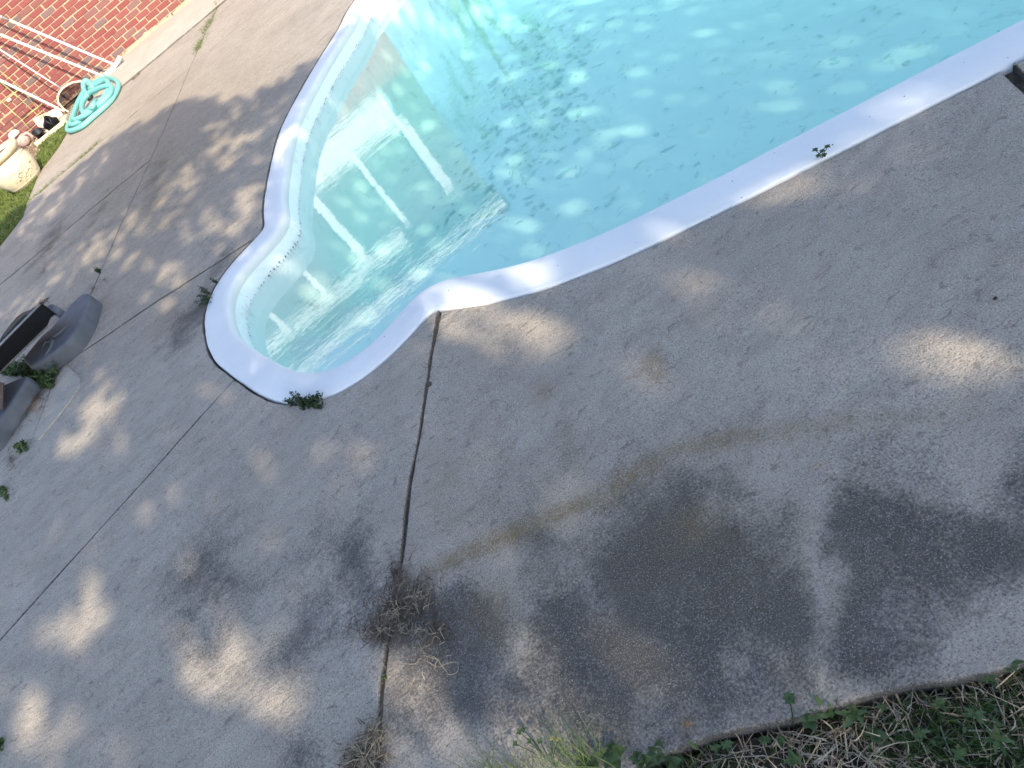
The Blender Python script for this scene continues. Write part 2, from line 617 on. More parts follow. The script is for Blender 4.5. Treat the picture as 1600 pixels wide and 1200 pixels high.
pool = tag(empty('swimming_pool', (-0.9, 3.2, 0)), 'in-ground pool with white painted coping and rounded step alcove', 'swimming pool')
wob = 0.0012 * np.sin(np.arange(NI) * 0.7) + rng.normal(0, 0.0008, NI)
cop = strip_mesh([row(0.012, -0.075), row(0.0, -0.055), row(0.0, -0.022), row(0.006, -0.009), row(0.018, 0.0), row(0.05, 0.003),
                  row(0.10, 0.004), row(COPE_W - 0.016, 0.003), row(COPE_W - 0.004 + wob, -0.003), row(COPE_W, -0.015), row(COPE_W, -0.10)])
link('coping', cop, 'coping', pool)
fz = floor_z(off(0.004))
wall_rows = [row(0.004, -0.05), row(0.004, -0.16), row(0.004, -0.30)]
wall_rows += [row(d_, floor_z(off(d_)) + h_) for d_, h_ in ((0.0, 0.34), (-0.03, 0.20), (-0.085, 0.10), (-0.16, 0.04), (-0.26, 0.008), (-0.36, 0.0))]
link('pool_wall', strip_mesh(wall_rows), 'plaster', pool)
bm = bmesh.new()
fl = off(-0.36)
vs = [bm.verts.new((x, y, z)) for (x, y), z in zip(fl, floor_z(fl))]
bm.faces.new(vs)
done(bm, 'pool_floor', 'plaster', pool)

# steps: rings that follow the alcove wall
def near_i(pt):
    return int(np.argmin(np.sum((INN - np.asarray(pt)[:2]) ** 2, axis=1)))


iA, iB = near_i(g2(648, 458)), near_i(g2(444, 334))
if iA > iB:
    iA, iB = iB, iA
idx = np.arange(iA, iB + 1)
ends = (INN[iA], INN[iB])
for w_, zt in ((0.24, -0.50), (0.62, -0.65), (1.02, -0.76)):
    # each tread fills the alcove from its tip up to a gently bowed front edge
    tip = INN[idx][np.argmin((INN[idx] - axis0) @ axdir)]
    base_d = float((tip - axis0) @ axdir)
    side_d = np.array([-axdir[1], axdir[0]])
    inside_pts = []
    for q_ in INN[idx]:
        al, sd = float((q_ - axis0) @ axdir) - base_d, float((q_ - axis0) @ side_d)
        front = w_ + 0.10 - 0.16 * (sd / 0.7) ** 2
        inside_pts.append((al <= front, al, sd, q_, front))
    keepers = [q_ for ok, al, sd, q_, fr_ in inside_pts if ok]
    sA, sB = keepers[0], keepers[-1]
    s0_, s1_ = float((sA - axis0) @ side_d), float((sB - axis0) @ side_d)
    fr_line = []
    for sd in np.linspace(s1_, s0_, 26):
        al = base_d + w_ + 0.10 - 0.16 * (sd / 0.7) ** 2
        fr_line.append(axis0 + axdir * al + side_d * sd)
    a_ = np.array(keepers)
    poly2 = np.vstack([a_ + (a_ - np.mean(a_, axis=0)) * 0.02, np.array(fr_line)])
    bm = bmesh.new()
    prism_bm(bm, [tuple(v) for v in poly2], -1.2, zt, bevel=0.012)
    done(bm, 'step', 'plaster', pool, False)

# dark reflections on ripples and sunken leaf bits, painted as flecks on the floor
SV, SF = [], []


def reflection_debris(px, py, ln_, wd_):
    z_ = -0.95
    for _ in range(3):
        z_ = float(floor_z(g2(px, py, z_))[0])
    c_ = gp(px, py, z_)
    if not (np.min(np.sum((off(-0.40)[::6] - c_[:2]) ** 2, axis=1)) > 0.01 and float((c_[:2] - axis0) @ axdir) > 0.9):
        return
    th_ = R(18) + rng.normal(0, 0.6)
    ca_, sa_ = math.cos(th_), math.sin(th_)
    m_ = 9
    b0_ = len(SV)
    for i_ in range(m_):
        a_ = 2 * math.pi * i_ / m_
        u_, v_ = ln_ * math.cos(a_) * rng.uniform(0.55, 1.2), wd_ * math.sin(a_) * rng.uniform(0.5, 1.3)
        x_, y_ = c_[0] + u_ * ca_ - v_ * sa_, c_[1] + u_ * sa_ + v_ * ca_
        SV.append((x_, y_, float(floor_z((x_, y_))[0]) + 0.004 + 0.00001 * b0_ / 9))
    SF.append(tuple(range(b0_, b0_ + m_)))


for (x, y, l_, w_) in ((770, 130, .085, .05), (790, 165, .06, .05), (815, 158, .10, .05), (765, 205, .045, .03), (757, 212, .06, .03), (805, 190, .06, .03), (905, 178, .06, .025), (780, 205, .03, .025), (845, 105, .10, .03), (872, 130, .09, .03), (790, 238, .05, .03), (795, 282, .05, .03),
                       (820, 283, .08, .02), (828, 275, .06, .02), (770, 278, .03, .025), (880, 272, .08, .025), (905, 270, .07, .02), (790, 325, .05, .025), (832, 334, .035, .02), (1045, 232, .06, .015), (1025, 210, .03, .02), (958, 310, .03, .02), (950, 320, .03, .02), (1417, 99, .03, .02), (1305, 98, .03, .025), (1118, 93, .03, .025), (707, 332, .03, .02)):
    reflection_debris(x, y, l_, w_)
for _ in range(300):
    t_ = rng.random()
    reflection_debris(900 - 150 * t_ + rng.normal(0, 42), 10 + 320 * t_ + rng.normal(0, 25), abs(rng.normal(0.014, 0.022)) + 0.010, abs(rng.normal(0.006, 0.009)) + 0.005)
for _ in range(230):
    reflection_debris(rng.uniform(640, 1580), rng.uniform(0, 400), abs(rng.normal(0.016, 0.008)) + 0.006, abs(rng.normal(0.006, 0.003)) + 0.003)
tag(link('pool_reflection_debris', mesh_from(SV, SF), 'reflection_debris'), 'dark water reflections and sunken leaf bits painted as flecks on the pool floor', None, None, 'stuff')

# water: a closed body, its rim runs inside the pool wall
bm = bmesh.new()
q = off(0.06)
topv = [bm.verts.new((x, y, WATER_Z)) for x, y in q]
botv = [bm.verts.new((x, y, -3.4)) for x, y in q]
bm.faces.new(topv)
bm.faces.new(botv[::-1])
for i in range(NI):
    j = (i + 1) % NI
    bm.faces.new((topv[i], topv[j], botv[j], botv[i]))
tag(done(bm, 'water', 'water'), 'clear turquoise pool water', None, None, 'structure')

# ------------------------------------------------------------------ ground sheet with a hole for the pool
bm = bmesh.new()
hole = off(0.10)[::4]
hv = [bm.verts.new((x, y, -0.10)) for x, y in hole]
he = [bm.edges.new((hv[i], hv[(i + 1) % len(hv)])) for i in range(len(hv))]
sq = [(-200, -200), (200, -200), (200, 200), (-200, 200)]
sv = [bm.verts.new((x, y, -0.10)) for x, y in sq]
se = [bm.edges.new((sv[i], sv[(i + 1) % 4])) for i in range(4)]
bmesh.ops.triangle_fill(bm, edges=he + se, use_beauty=True)
tag(done(bm, 'ground', 'soil'), 'bare soil under the lawn and slabs', None, None, 'structure')

# ------------------------------------------------------------------ concrete deck, slab by slab
deck = tag(empty('pool_deck', (0, 3, 0)), 'weathered grey concrete pool deck laid in big slabs', None, None, 'structure')
OUTC = INN + NRM * (COPE_W + 0.002)[:, None]


def cope_i(px, py):
    return int(np.argmin(np.sum((OUTC - g2(px, py)) ** 2, axis=1)))


def cslice(i, j):
    """coping outline from i to j going up or down in index, the short way round"""
    n = NI
    fwd = (j - i) % n
    if fwd <= n // 2:
        return OUTC[[(i + k_) % n for k_ in range(fwd + 1)]]
    return OUTC[[(i - k_) % n for k_ in range((i - j) % n + 1)]]


def cslice_dir(i, j, sgn):
    n = NI
    c_ = (j - i) % n if sgn > 0 else (i - j) % n
    return OUTC[[(i + sgn * k_) % n for k_ in range(c_ + 1)]]


iR, iT, iL, iN = cope_i(689, 484), cope_i(365, 592), cope_i(405, 360), cope_i(1570, 110)
le0, le1 = g2(1049, 1190), g2(1600, 1025)
led = (le1 - le0) / np.linalg.norm(le1 - le0)


def edge(s):
    """lawn edge of the deck, s metres from the bottom middle towards the right"""
    q_ = le0 + led * s
    nrm = np.array([-led[1], led[0]])
    return q_ + nrm * (0.012 * math.sin(s * 5.1 + 1) + 0.006 * math.sin(s * 17))


JR = [g2(*q_) for q_ in ((684, 492), (672, 560), (655, 680), (640, 760), (628, 870), (622, 910), (605, 1010), (596, 1080), (588, 1200))]
JRend = isect(JR[-2], JR[-1], le0, le1)
JR.append(JRend)
sJR = float((JRend - le0) @ led)
JT0, JT1 = g2(365, 595), g2(0, 1000)
JTe = JT0 + (JT1 - JT0) / np.linalg.norm(JT1 - JT0) * 6.0
JL = [g2(*q_) for q_ in ((404, 368), (340, 411), (250, 468), (150, 535), (105, 565))]
JLd = (JL[-1] - JL[0]) / np.linalg.norm(JL[-1] - JL[0])
JLe = JL[-1] + JLd * 4.2
JC = lambda y: np.array([np.interp(y, [4.5, 5.34, 6.17, 7.1, 8.3, 9.65, 11.18], [-2.16, -1.88, -1.56, -1.21, -0.77, -0.31, 0.29]), y])
JN0 = OUTC[iN]
JNd = g2(1600, 140) - g2(1572, 113)
JNd /= np.linalg.norm(JNd)
JN1 = isect(JN0, JN0 + JNd, le0, le1)
sJN = float((JN1 - le0) @ led)
far_i = int(np.argmin(np.sum((OUTC - np.array([4.4, 8.28])) ** 2, axis=1)))
jlc = isect(JL[-2], JL[-1], JC(4.6), JC(5.3))

slab_polys = []
# main slab beside the long side
poly = list(cslice(iR, iN)) + [edge(s) for s in np.linspace(sJN, sJR, 30)] + JR[::-1][1:-1]
slab_polys.append((poly, 0.028, 0.0, 'weathered_concrete'))
poly = JR[:-1] + [edge(s) for s in np.linspace(sJR, -6.0, 20)] + [JTe, JT0] + list(cslice(iT, iR))[1:]
slab_polys.append((poly, 0.05, 0.003, 'weathered_concrete'))
poly = [JT0, JTe, JLe] + JL[::-1] + list(cslice(iL, iT))
slab_polys.append((poly, 0.06, 0.0, 'weathered_concrete'))
poly = [JC(9.14), JC(8), JC(7), JC(6), jlc] + JL[::-1][1:] + list(cslice(iL, far_i)) + [np.array([4.5, 9.14])]
slab_polys.append((poly, 0.10, 0.002, 'weathered_concrete'))
poly = [jlc, JC(6), JC(7.1), np.array([-5.2, 7.1]), JLe]
slab_polys.append((poly, 0.10, 0.0, 'weathered_concrete'))
poly = [JC(7.12), JC(8), JC(9.1), np.array([-2.85, 9.1]), np.array([-2.87, 8.68]), np.array([-3.05, 8.4]), np.array([-3.35, 8.0]), np.array([-3.9, 7.6]), np.array([-5.2, 7.12])]
slab_polys.append((poly, 0.10, 0.002, 'weathered_concrete'))
poly = [JC(9.12), JC(10), JC(10.88), np.array([-2.36, 10.88]), np.array([-2.5, 10.42]), np.array([-2.74, 10.04]), np.array([-2.8, 9.5]), np.array([-2.85, 9.12])]
slab_polys.append((poly, 0.10, 0.0, 'weathered_concrete'))
poly = [JC(9.16), np.array([12, 9.16]), np.array([12, 10.88]), JC(10.88), JC(10)]
slab_polys.append((poly, 0.14, 0.0, 'weathered_concrete'))
poly = [np.array([-2.33, 10.9]), np.array([-1.0, 10.9]), np.array([1, 10.9]), np.array([12, 10.9]), np.array([12, 12.70]), np.array([-2.2, 12.70]), np.array([-2.28, 11.6])]
slab_polys.append((poly, 0.14, 0.016, 'pale_concrete'))
poly = [JN0 + np.array([0.022, -0.008])] + [JN1 + np.array([0.022, -0.008]), np.array([13, -3.5]), np.array([13, 9.14]), np.array([4.52, 9.14])] + list(cslice_dir(far_i, iN, 1))[:-1]
slab_polys.append((poly, 0.25, 0.006, 'weathered_concrete'))


def blob_value(P, blobs):
    v = np.zeros(len(P))
    for (cx, cy, rx, ry, rot, st) in blobs:
        c0 = g2(cx, cy)
        a = g2(cx + rx * math.cos(R(rot)), cy + rx * math.sin(R(rot))) - c0
        b = g2(cx - ry * math.sin(R(rot)), cy + ry * math.cos(R(rot))) - c0
        Mi = np.linalg.inv(np.column_stack([a, b]))
        d = np.linalg.norm((P - c0) @ Mi.T, axis=1)
        v = v + st * np.exp(-1.1 * d ** 2.4)
    return v


MILDEW_DARK = [(180, 330, 220, 110, -40, .28), (80, 460, 120, 80, -40, .28), (250, 700, 150, 120, -45, .12), (380, 220, 60, 90, 30, .15), (1010, 985, 330, 165, 8, 0.42), (1080, 1010, 520, 200, -8, 0.36), (420, 850, 220, 160, -40, 0.14), (900, 930, 420, 120, -12, 0.30), (1450, 900, 260, 150, 0, 0.25), (1180, 900, 90, 130, 0, 0.5), (1420, 850, 200, 80, -8, 0.62), (735, 1050, 75, 115, -30, 1.0), (760, 960, 120, 70, 0, 0.35),  # mildew, and one strong dark patch close to the lawn
          (1600, 760, 40, 110, 5, 0.9), (1190, 1040, 140, 80, 10, 0.4), (880, 1110, 180, 60, 20, 0.4), (1330, 1000, 70, 80, 0, 0.4), (460, 1170, 40, 60, -10, 0.7),
          (480, 960, 120, 90, -40, 0.28), (540, 900, 40, 90, 10, 0.25), (1000, 760, 350, 150, 0, 0.14), (1250, 730, 300, 90, 0, 0.14), (620, 960, 60, 50, 0, 0.5),
          (640, 1130, 50, 60, 0, 0.35), (300, 500, 22, 60, 35, 0.42), (350, 390, 22, 60, 30, 0.40), (270, 520, 18, 40, 35, 0.4), (200, 300, 160, 60, -40, 0.25), (90, 380, 90, 50, -40, 0.25),
          (330, 900, 140, 100, -40, 0.2), (1100, 850, 110, 60, 0, 0.25), (1560, 860, 80, 70, 0, 0.5)]
UNMILDEW = [(180, 330, 220, 110, -40, .28), (80, 460, 120, 80, -40, .28), (250, 700, 150, 120, -45, .12), (380, 220, 60, 90, 30, .15), (1268, 800, 20, 110, 4, 0.9), (1295, 960, 26, 110, 8, 1.0), (790, 930, 40, 90, -15, 0.6), (840, 1010, 40, 60, -35, 0.3), (1540, 990, 120, 60, -10, 0.30), (1290, 900, 30, 30, 0, 0.5)]
RUST = [(170, 380, 240, 140, -40, .30), (420, 130, 90, 160, 30, .08), (250, 200, 150, 120, -40, .5), (400, 60, 120, 110, -40, .10), (1050, 860, 380, 160, 0, .22), (750, 640, 120, 200, 0, .12), (690, 885, 70, 14, -28, 0.8), (790, 838, 80, 16, -24, 0.9), (900, 795, 60, 15, -20, 0.7), (990, 742, 70, 18, -28, 0.8), (1120, 690, 90, 18, -10, 0.7), (1290, 665, 110, 20, -8, 0.45), (1480, 645, 90, 20, -5, 0.25),
        (1022, 570, 20, 28, 0, 0.85), (850, 612, 16, 18, 30, 0.6), (780, 710, 10, 10, 0, 0.4), (890, 700, 18, 60, -12, 0.35), (770, 950, 40, 60, 0, 0.5), (1085, 820, 40, 30, 0, 0.4), (690, 770, 60, 90, 0, 0.25),
        (610, 1060, 10, 60, 5, 0.7), (260, 500, 20, 50, 35, 0.35), (1073, 1130, 8, 6, 0, 0.8)]
PALE = [(935, 940, 26, 40, -40, 0.9), (890, 870, 40, 20, 40, 0.6), (1030, 1005, 50, 16, 15, 0.5), (1185, 1050, 50, 14, 20, 0.8), (1390, 980, 60, 60, 0, 0.6), (1460, 950, 90, 40, -10, 0.45), (1330, 860, 90, 50, 10, 0.35),
        (1180, 1150, 60, 10, -18, 0.9), (1330, 1100, 50, 12, -18, 0.8), (1060, 1165, 60, 14, -10, 0.7), (820, 690, 50, 40, 20, 0.5), (900, 590, 60, 10, 15, 0.5), (510, 960, 30, 70, 20, 0.6), (250, 860, 110, 60, -40, 0.4),
        (330, 960, 120, 50, -20, 0.5), (45, 935, 40, 14, -48, 0.8), (560, 990, 60, 90, 20, 0.5), (640, 640, 60, 120, 8, 0.25), (1280, 860, 18, 160, 4, 0.7), (300, 770, 120, 50, -45, 0.4)]


def vnoise(P, s, seed):
    r_ = np.random.default_rng(seed)
    v = np.zeros(len(P))
    for o_ in range(5):
        th = r_.uniform(0, 6.283, 2)
        fr_ = s * (1.7 ** o_)
        d1 = np.array([math.cos(th[0]), math.sin(th[0])])
        d2 = np.array([math.cos(th[1]), math.sin(th[1])])
        v += (0.62 ** o_) * np.sin(P @ d1 * fr_ + r_.uniform(0, 6) + 1.3 * np.sin(P @ d2 * fr_ * 0.6))
    return v


def densify(poly, step):
    out = []
    n = len(poly)
    for i in range(n):
        a, b = np.asarray(poly[i], float), np.asarray(poly[(i + 1) % n], float)
        ln = np.linalg.norm(b - a)
        if ln < 1e-5:
            continue
        m = max(1, int(math.ceil(ln / step)))
        for t_ in range(m):
            out.append(a + (b - a) * t_ / m)
    return np.array(out)


def inset(P, d):
    tg = np.roll(P, -1, axis=0) - np.roll(P, 1, axis=0)
    tg /= np.linalg.norm(tg, axis=1, keepdims=True) + 1e-12
    return P + np.stack([-tg[:, 1], tg[:, 0]], axis=1) * np.reshape(d, (-1, 1) if hasattr(d, '__len__') else ())


def inside(P, poly):
    x, y = P[:, 0], P[:, 1]
    c_ = np.zeros(len(P), bool)
    x1, y1 = poly[:, 0], poly[:, 1]
    x2, y2 = np.roll(x1, -1), np.roll(y1, -1)
    for a, b, c2, d2 in zip(x1, y1, x2, y2):
        if b == d2:
            continue
        hit = ((b > y) != (d2 > y)) & (x < (c2 - a) * (y - b) / (d2 - b) + a)
        c_ ^= hit
    return c_


def build_slab(poly, step, z, mat):
    P = densify(poly, max(0.03, step))
    ar = 0.5 * np.sum(P[:, 0] * np.roll(P[:, 1], -1) - np.roll(P[:, 0], -1) * P[:, 1])
    if ar < 0:
        P = P[::-1]
    keep = np.ones(len(P), bool)
    last = P[0]
    for i in range(1, len(P)):
        if np.linalg.norm(P[i] - last) < 0.012:
            keep[i] = False
        else:
            last = P[i]
    P = P[keep]
    jit = 0.0022 + 0.0013 * np.abs(rng.normal(size=len(P))) + 0.0012 * (1 + np.clip(vnoise(P, 11.0, 77), -1, 2))
    E0 = inset(P, jit)
    E1 = inset(E0, 0.0016)
    E2 = inset(E0, 0.0055)
    lo, hi = E2.min(0), E2.max(0)
    lo, hi = np.maximum(lo, [-4.2, -1.0]), np.minimum(hi, [4.5, 13])
    gx, gy = np.meshgrid(np.arange(lo[0], hi[0], step), np.arange(lo[1], hi[1], step))
    gpt = np.column_stack([gx.ravel(), gy.ravel()])
    gpt = gpt + rng.uniform(-0.25, 0.25, gpt.shape) * step
    ins = inside(gpt, inset(E2, 0.4 * step))
    gpt = gpt[ins]
    verts = [Vector(v) for v in E2] + [Vector(v) for v in gpt]
    n = len(E2)
    ov, oe, of, *_ = delaunay_2d_cdt(verts, [(i, (i + 1) % n) for i in range(n)], [], 1, 1e-5)
    TV = np.array([(v.x, v.y) for v in ov])

    def zz(Q):
        return z + 0.0022 * vnoise(Q, 2.1, 5) * 0.6 + 0.0007 * vnoise(Q, 14.0, 9)
    V = np.column_stack([TV, zz(TV)])
    base = len(V)
    rows_ = [np.column_stack([E2, zz(E2)]), np.column_stack([E1, zz(E2) - 0.0018]), np.column_stack([E0, zz(E2) - 0.006]), np.column_stack([E0, np.full(n, -0.11)])]
    V = np.concatenate([V] + rows_)
    F = [tuple(f) for f in of]
    for r_ in range(3):
        for i in range(n):
            j = (i + 1) % n
            F.append((base + r_ * n + i, base + (r_ + 1) * n + i, base + (r_ + 1) * n + j, base + r_ * n + j))
    me = mesh_from(V, F)
    XY = V[:, :2]
    mil = np.clip(blob_value(XY, MILDEW_DARK) - blob_value(XY, UNMILDEW), 0, 1)
    mil = np.clip(mil + 0.06 * vnoise(XY, 1.7, 21) + np.clip(mil * 3, 0, 1) * (0.19 * vnoise(XY, 11.0, 22) + 0.15 * vnoise(np.column_stack([XY @ led, 0.12 * (XY @ np.array([-led[1], led[0]]))]), 13.0, 23)), 0, 1)
    edge_dark = np.zeros(len(V))
    edge_dark[base + 1 * n:] = 0.75  # rims and sides of every slab set darker
    edge_dark[base + 2 * n:] = 0.95
    for nm, val in (('mildew_dark', np.maximum(mil, edge_dark)), ('rust', np.clip(blob_value(XY, RUST), 0, 1)), ('pale', np.clip(blob_value(XY, PALE) + 0.12 * vnoise(XY, 2.3, 33), 0, 1))):
        a = me.attributes.new(nm, 'FLOAT', 'POINT')
        a.data.foreach_set('value', val.astype(np.float32))
    return link('slab', me, mat, deck)


for spec in slab_polys:
    build_slab(*spec)
# smooth repair patches at the left
for pts, z in (([(102, 570), (124, 588), (126, 604), (100, 640), (60, 690), (52, 686), (70, 640), (84, 600)], 0.005),
               ([(80, 606), (68, 642), (50, 686), (30, 690), (34, 665), (62, 622)], 0.0035)):
    bm = bmesh.new()
    poly = densify([g2(*q_) for q_ in pts], 0.03)
    poly = gsmooth(poly, 1.0)
    prism_bm(bm, [tuple(v) for v in poly], -0.02, z, bevel=0.004)
    done(bm, 'patch', 'patch_concrete', deck, False)

# ------------------------------------------------------------------ the house behind the pool
YW = 12.76
house = tag(empty('brick_house', (-3.0, YW, 0)), 'red brick house wall with white porch trim above', 'house')
bm = bmesh.new()
box_bm(bm, (-9, YW + 0.006, -0.1), (2.15, YW + 0.2, 2.42))
wall = done(bm, 'wall', 'brick_far', house)
bm = bmesh.new()
box_bm(bm, (-5.0, YW, -0.1), (0.62, YW + 0.012, 1.95))
done(bm, 'mortar_bed', 'mortar', wall)
bme = bmesh.new()
box_bm(bme, (-0.1005, -0.007, -0.0322), (0.1005, 0.03, 0.0322), 0.0)
tope = [e for e in bme.edges if abs(e.verts[0].co.y + 0.007) < 1e-4 and abs(e.verts[1].co.y + 0.007) < 1e-4]
bmesh.ops.bevel(bme, geom=tope, offset=0.005, segments=1, affect='EDGES')
brick_meshes = []
for v_ in range(5):
    b2 = bme.copy()
    for v in b2.verts:
        v.co += Vector(rng.normal(0, 0.0016, 3))
    bmesh.ops.recalc_face_normals(b2, faces=b2.faces[:])
    me = bpy.data.meshes.new('brick')
    b2.to_mesh(me)
    b2.free()
    me.materials.append(MAT['brick'])
    brick_meshes.append(me)
bme.free()


def to_px(p):
    q_ = CM.T @ (np.asarray(p, float) - EYE)
    return 800 + FPX * q_[0] / -q_[2], 600 - FPX * q_[1] / -q_[2]


far_bm = bmesh.new()
nb = 0
for r_ in range(25):
    z = 0.015 + r_ * 0.078
    x = -5.0 + (0.1075 if r_ % 2 else 0.0)
    while x < 0.55:
        bx = x + 0.1075
        u, v = to_px((bx, YW, z))
        half = (r_ == 0 and bx > -1.0)
        if -14 < u < 420 and -14 < v < 330 and nb < 296:
            o = link('brick', brick_meshes[int(rng.integers(5))], None, wall)
            jx, jz = rng.normal(0, 0.0025, 2)
            o.matrix_world = Matrix.Translation((bx + jx, YW - 0.001 - abs(rng.normal(0, 0.0018)), z + jz)) @ Matrix.Rotation(rng.normal(0, 0.006), 4, 'Y') @ Matrix.Rotation(0 if rng.random() < 0.5 else math.pi, 4, 'Y')
            nb += 1
        else:
            box_bm(far_bm, (bx - 0.1025, YW - 0.007, z - 0.0335), (bx + 0.1025, YW + 0.01, z + 0.0335))
        x += 0.215
print('bricks', nb)
fo = done(far_bm, 'far_bricks', 'brick', wall)
fo['kind'] = 'stuff'
# crumbled mortar haunch along the foot of the wall
bm = bmesh.new()
xs = np.linspace(-2.5, 2.1, 150)
prof = []
for x in xs:
    w = 0.055 + 0.02 * math.sin(x * 3.1) + 0.012 * rng.normal()
    h = max(0.004, 0.030 + 0.034 * (x + 2.0) / 3 + 0.010 * math.sin(x * 5.3) + 0.008 * rng.normal())
    prof.append([(x, YW - w, 0.012), (x, YW - w * 0.55, 0.012 + h * 0.55), (x, YW - 0.004, 0.012 + h), (x, YW + 0.002, 0.012 + h)])
rows_v = [[bm.verts.new(p_) for p_ in pr] for pr in prof]
for a, b in zip(rows_v[:-1], rows_v[1:]):
    for i in range(3):
        bm.faces.new((a[i], b[i], b[i + 1], a[i + 1])).smooth = True
done(bm, 'mortar_haunch', 'mortar', house)
# white porch above
bm = bmesh.new()
box_bm(bm, (-9, YW - 0.10, 2.42), (1.47, YW + 0.05, 3.05), 0.01)
done(bm, 'floor_band', 'white_trim', house)
bm = bmesh.new()
box_bm(bm, (1.56, YW - 0.02, 2.42), (2.15, YW + 0.2, 5.42))
box_bm(bm, (-9, YW + 0.06, 3.05), (1.56, YW + 0.2, 5.42))
done(bm, 'porch_screen', 'dark_screen', house)
for i in range(-6, 4):
    x = 0.42 + 1.05 * i + (0.03 if i == 1 else 0)
    bm = bmesh.new()
    wd = (0.055, 0.05, 0.085)[i % 3] if i != 1 else 0.10
    box_bm(bm, (x - wd, YW - 0.06, 3.053 if i < 2 else 2.42), (x + wd, YW + 0.04, 4.697), 0.006)
    if x < 1.6:
        done(bm, 'porch_post', 'white_trim', house)
    else:
        bm.free()
bm = bmesh.new()
box_bm(bm, (-9, YW - 0.08, 4.70), (0.25, YW + 0.055, 4.98), 0.006)
done(bm, 'porch_beam', 'white_trim', house)
bm = bmesh.new()
box_bm(bm, (-9, YW - 0.45, 5.33), (2.2, YW - 0.42, 5.58), 0.005)
done(bm, 'fascia', 'white_trim', house)
bm = bmesh.new()
prism = [(YW - 0.5, 5.585), (YW + 4.0, 7.6), (YW + 8.5, 5.585)]
va_ = [bm.verts.new((-9.3, y, z)) for y, z in prism]
vb_ = [bm.verts.new((2.35, y, z)) for y, z in prism]
bm.faces.new(va_)
bm.faces.new(vb_[::-1])
for i in range(3):
    bm.faces.new((va_[i], va_[(i + 1) % 3], vb_[(i + 1) % 3], vb_[i]))
done(bm, 'roof', 'roof_shingle', house)

# ------------------------------------------------------------------ trees
LIT = [  # light patches on the deck: place in the photograph, half sizes, turn, strength
    (60, 1085, 26, 70, 8, .85), (112, 1050, 28, 66, 12, .9), (350, 1035, 42, 50, -20, .9), (372, 1105, 42, 62, -15, .95), (300, 1190, 28, 30, 0, .5), (215, 1165, 45, 18, 0, .2),
    (680, 1115, 62, 42, 38, .75), (650, 1185, 70, 30, 0, .55), (845, 1075, 30, 45, -25, .85), (880, 1125, 46, 55, -30, .95), (800, 1180, 75, 44, 0, .85), (545, 1180, 50, 30, 0, .4),
    (1555, 520, 70, 42, 20, .9), (1480, 560, 40, 34, 0, .4), (1600, 500, 50, 40, 0, .8), (1195, 335, 60, 28, -22, .4), (1085, 435, 42, 26, 0, .45), (1045, 470, 40, 26, 0, .25),
    (760, 520, 50, 26, -6, .9), (855, 488, 60, 30, -8, .65), (705, 508, 36, 26, 0, .55), (930, 465, 50, 24, -15, .35), (745, 455, 60, 26, -5, .85), (830, 430, 50, 22, -15, .8), (640, 505, 22, 24, 0, .4),
    (150, 645, 22, 32, 18, 1.0), (105, 712, 16, 18, 20, .5), (265, 440, 20, 27, 30, 1.0), (375, 325, 28, 17, -52, .7), (320, 350, 22, 13, -50, .6), (288, 325, 24, 12, -40, .5),
    (330, 245, 55, 12, -38, .9), (280, 275, 28, 10, -36, .6), (188, 372, 12, 26, 26, .9), (150, 390, 16, 26, 35, .4), (105, 415, 26, 15, -48, .4), (88, 312, 40, 10, -46, .6), (38, 470, 40, 16, -42, .3),
    (400, 215, 30, 12, -60, .4), (355, 195, 36, 10, -40, .5), (430, 245, 20, 14, -60, .55), (470, 195, 24, 12, -60, .5), (240, 330, 26, 9, -45, .35), (60, 340, 26, 8, -46, .5)]
LITW = [  # the same on the pool floor
    (700, 10, 120, 55, 0, 0.09), (868, 38, 42, 36, 0, 0.09), (832, 352, 44, 38, -20, 0.08), (1170, 92, 60, 22, -5, 0.06), (1195, 178, 48, 24, -8, 0.05), (1000, 188, 52, 26, -15, 0.06), (965, 222, 46, 22, -15, 0.04),
    (810, 238, 34, 22, -10, 0.05), (960, 128, 40, 18, -10, 0.03), (1240, 6, 70, 20, -5, 0.05), (1340, 150, 50, 18, -10, 0.03), (1450, 60, 60, 16, -8, 0.01), (1320, 90, 60, 16, -8, 0.03)]


def sun_foot(p):
    """where the sunbeam through p would meet the level 0"""
    p = np.asarray(p, float)
    return (p - L * (p[2] / L[2]))[:2]


beams = []
for lst, zz_ in ((LIT, 0.0), (LITW, None)):
    for (cx, cy, rx, ry, rot, st) in lst:
        z = zz_
        if z is None:
            rx, ry = rx * 1.25, ry * 1.35
        elif cy < 430:
            rx, ry, st = rx * 1.3, ry * 1.2, st * 0.62
        elif st >= 0.7:
            rx, ry = rx * 1.18, ry * 1.18
        if z is None:
            z = -1.3
            for _ in range(4):
                z = float(floor_z(g2(cx, cy, z))[0])
        P3 = [sun_foot(gp(cx, cy, z)), sun_foot(gp(cx + rx * math.cos(R(rot)), cy + rx * math.sin(R(rot)), z)), sun_foot(gp(cx - ry * math.sin(R(rot)), cy + ry * math.cos(R(rot)), z))]
        beams.append((P3[0], np.linalg.inv(np.column_stack([P3[1] - P3[0], P3[2] - P3[0]])), st))
SHX = [-9, -4, -2.54, -1.6, -0.77, -0.5, -0.34, -0.07, 0.25, 0.48, 0.75, 1.3, 2.0, 2.3, 2.6, 2.9, 3.4, 4, 7, 12]
SHY = [9.6, 9.2, 8.97, 8.77, 8.3, 7.65, 6.98, 6.72, 6.42, 6.12, 6.3, 6.4, 6.0, 5.35, 4.8, 4.25, 3.4, 2.4, 1.5, 1.0]


OPEN_POOL = off(-0.25)


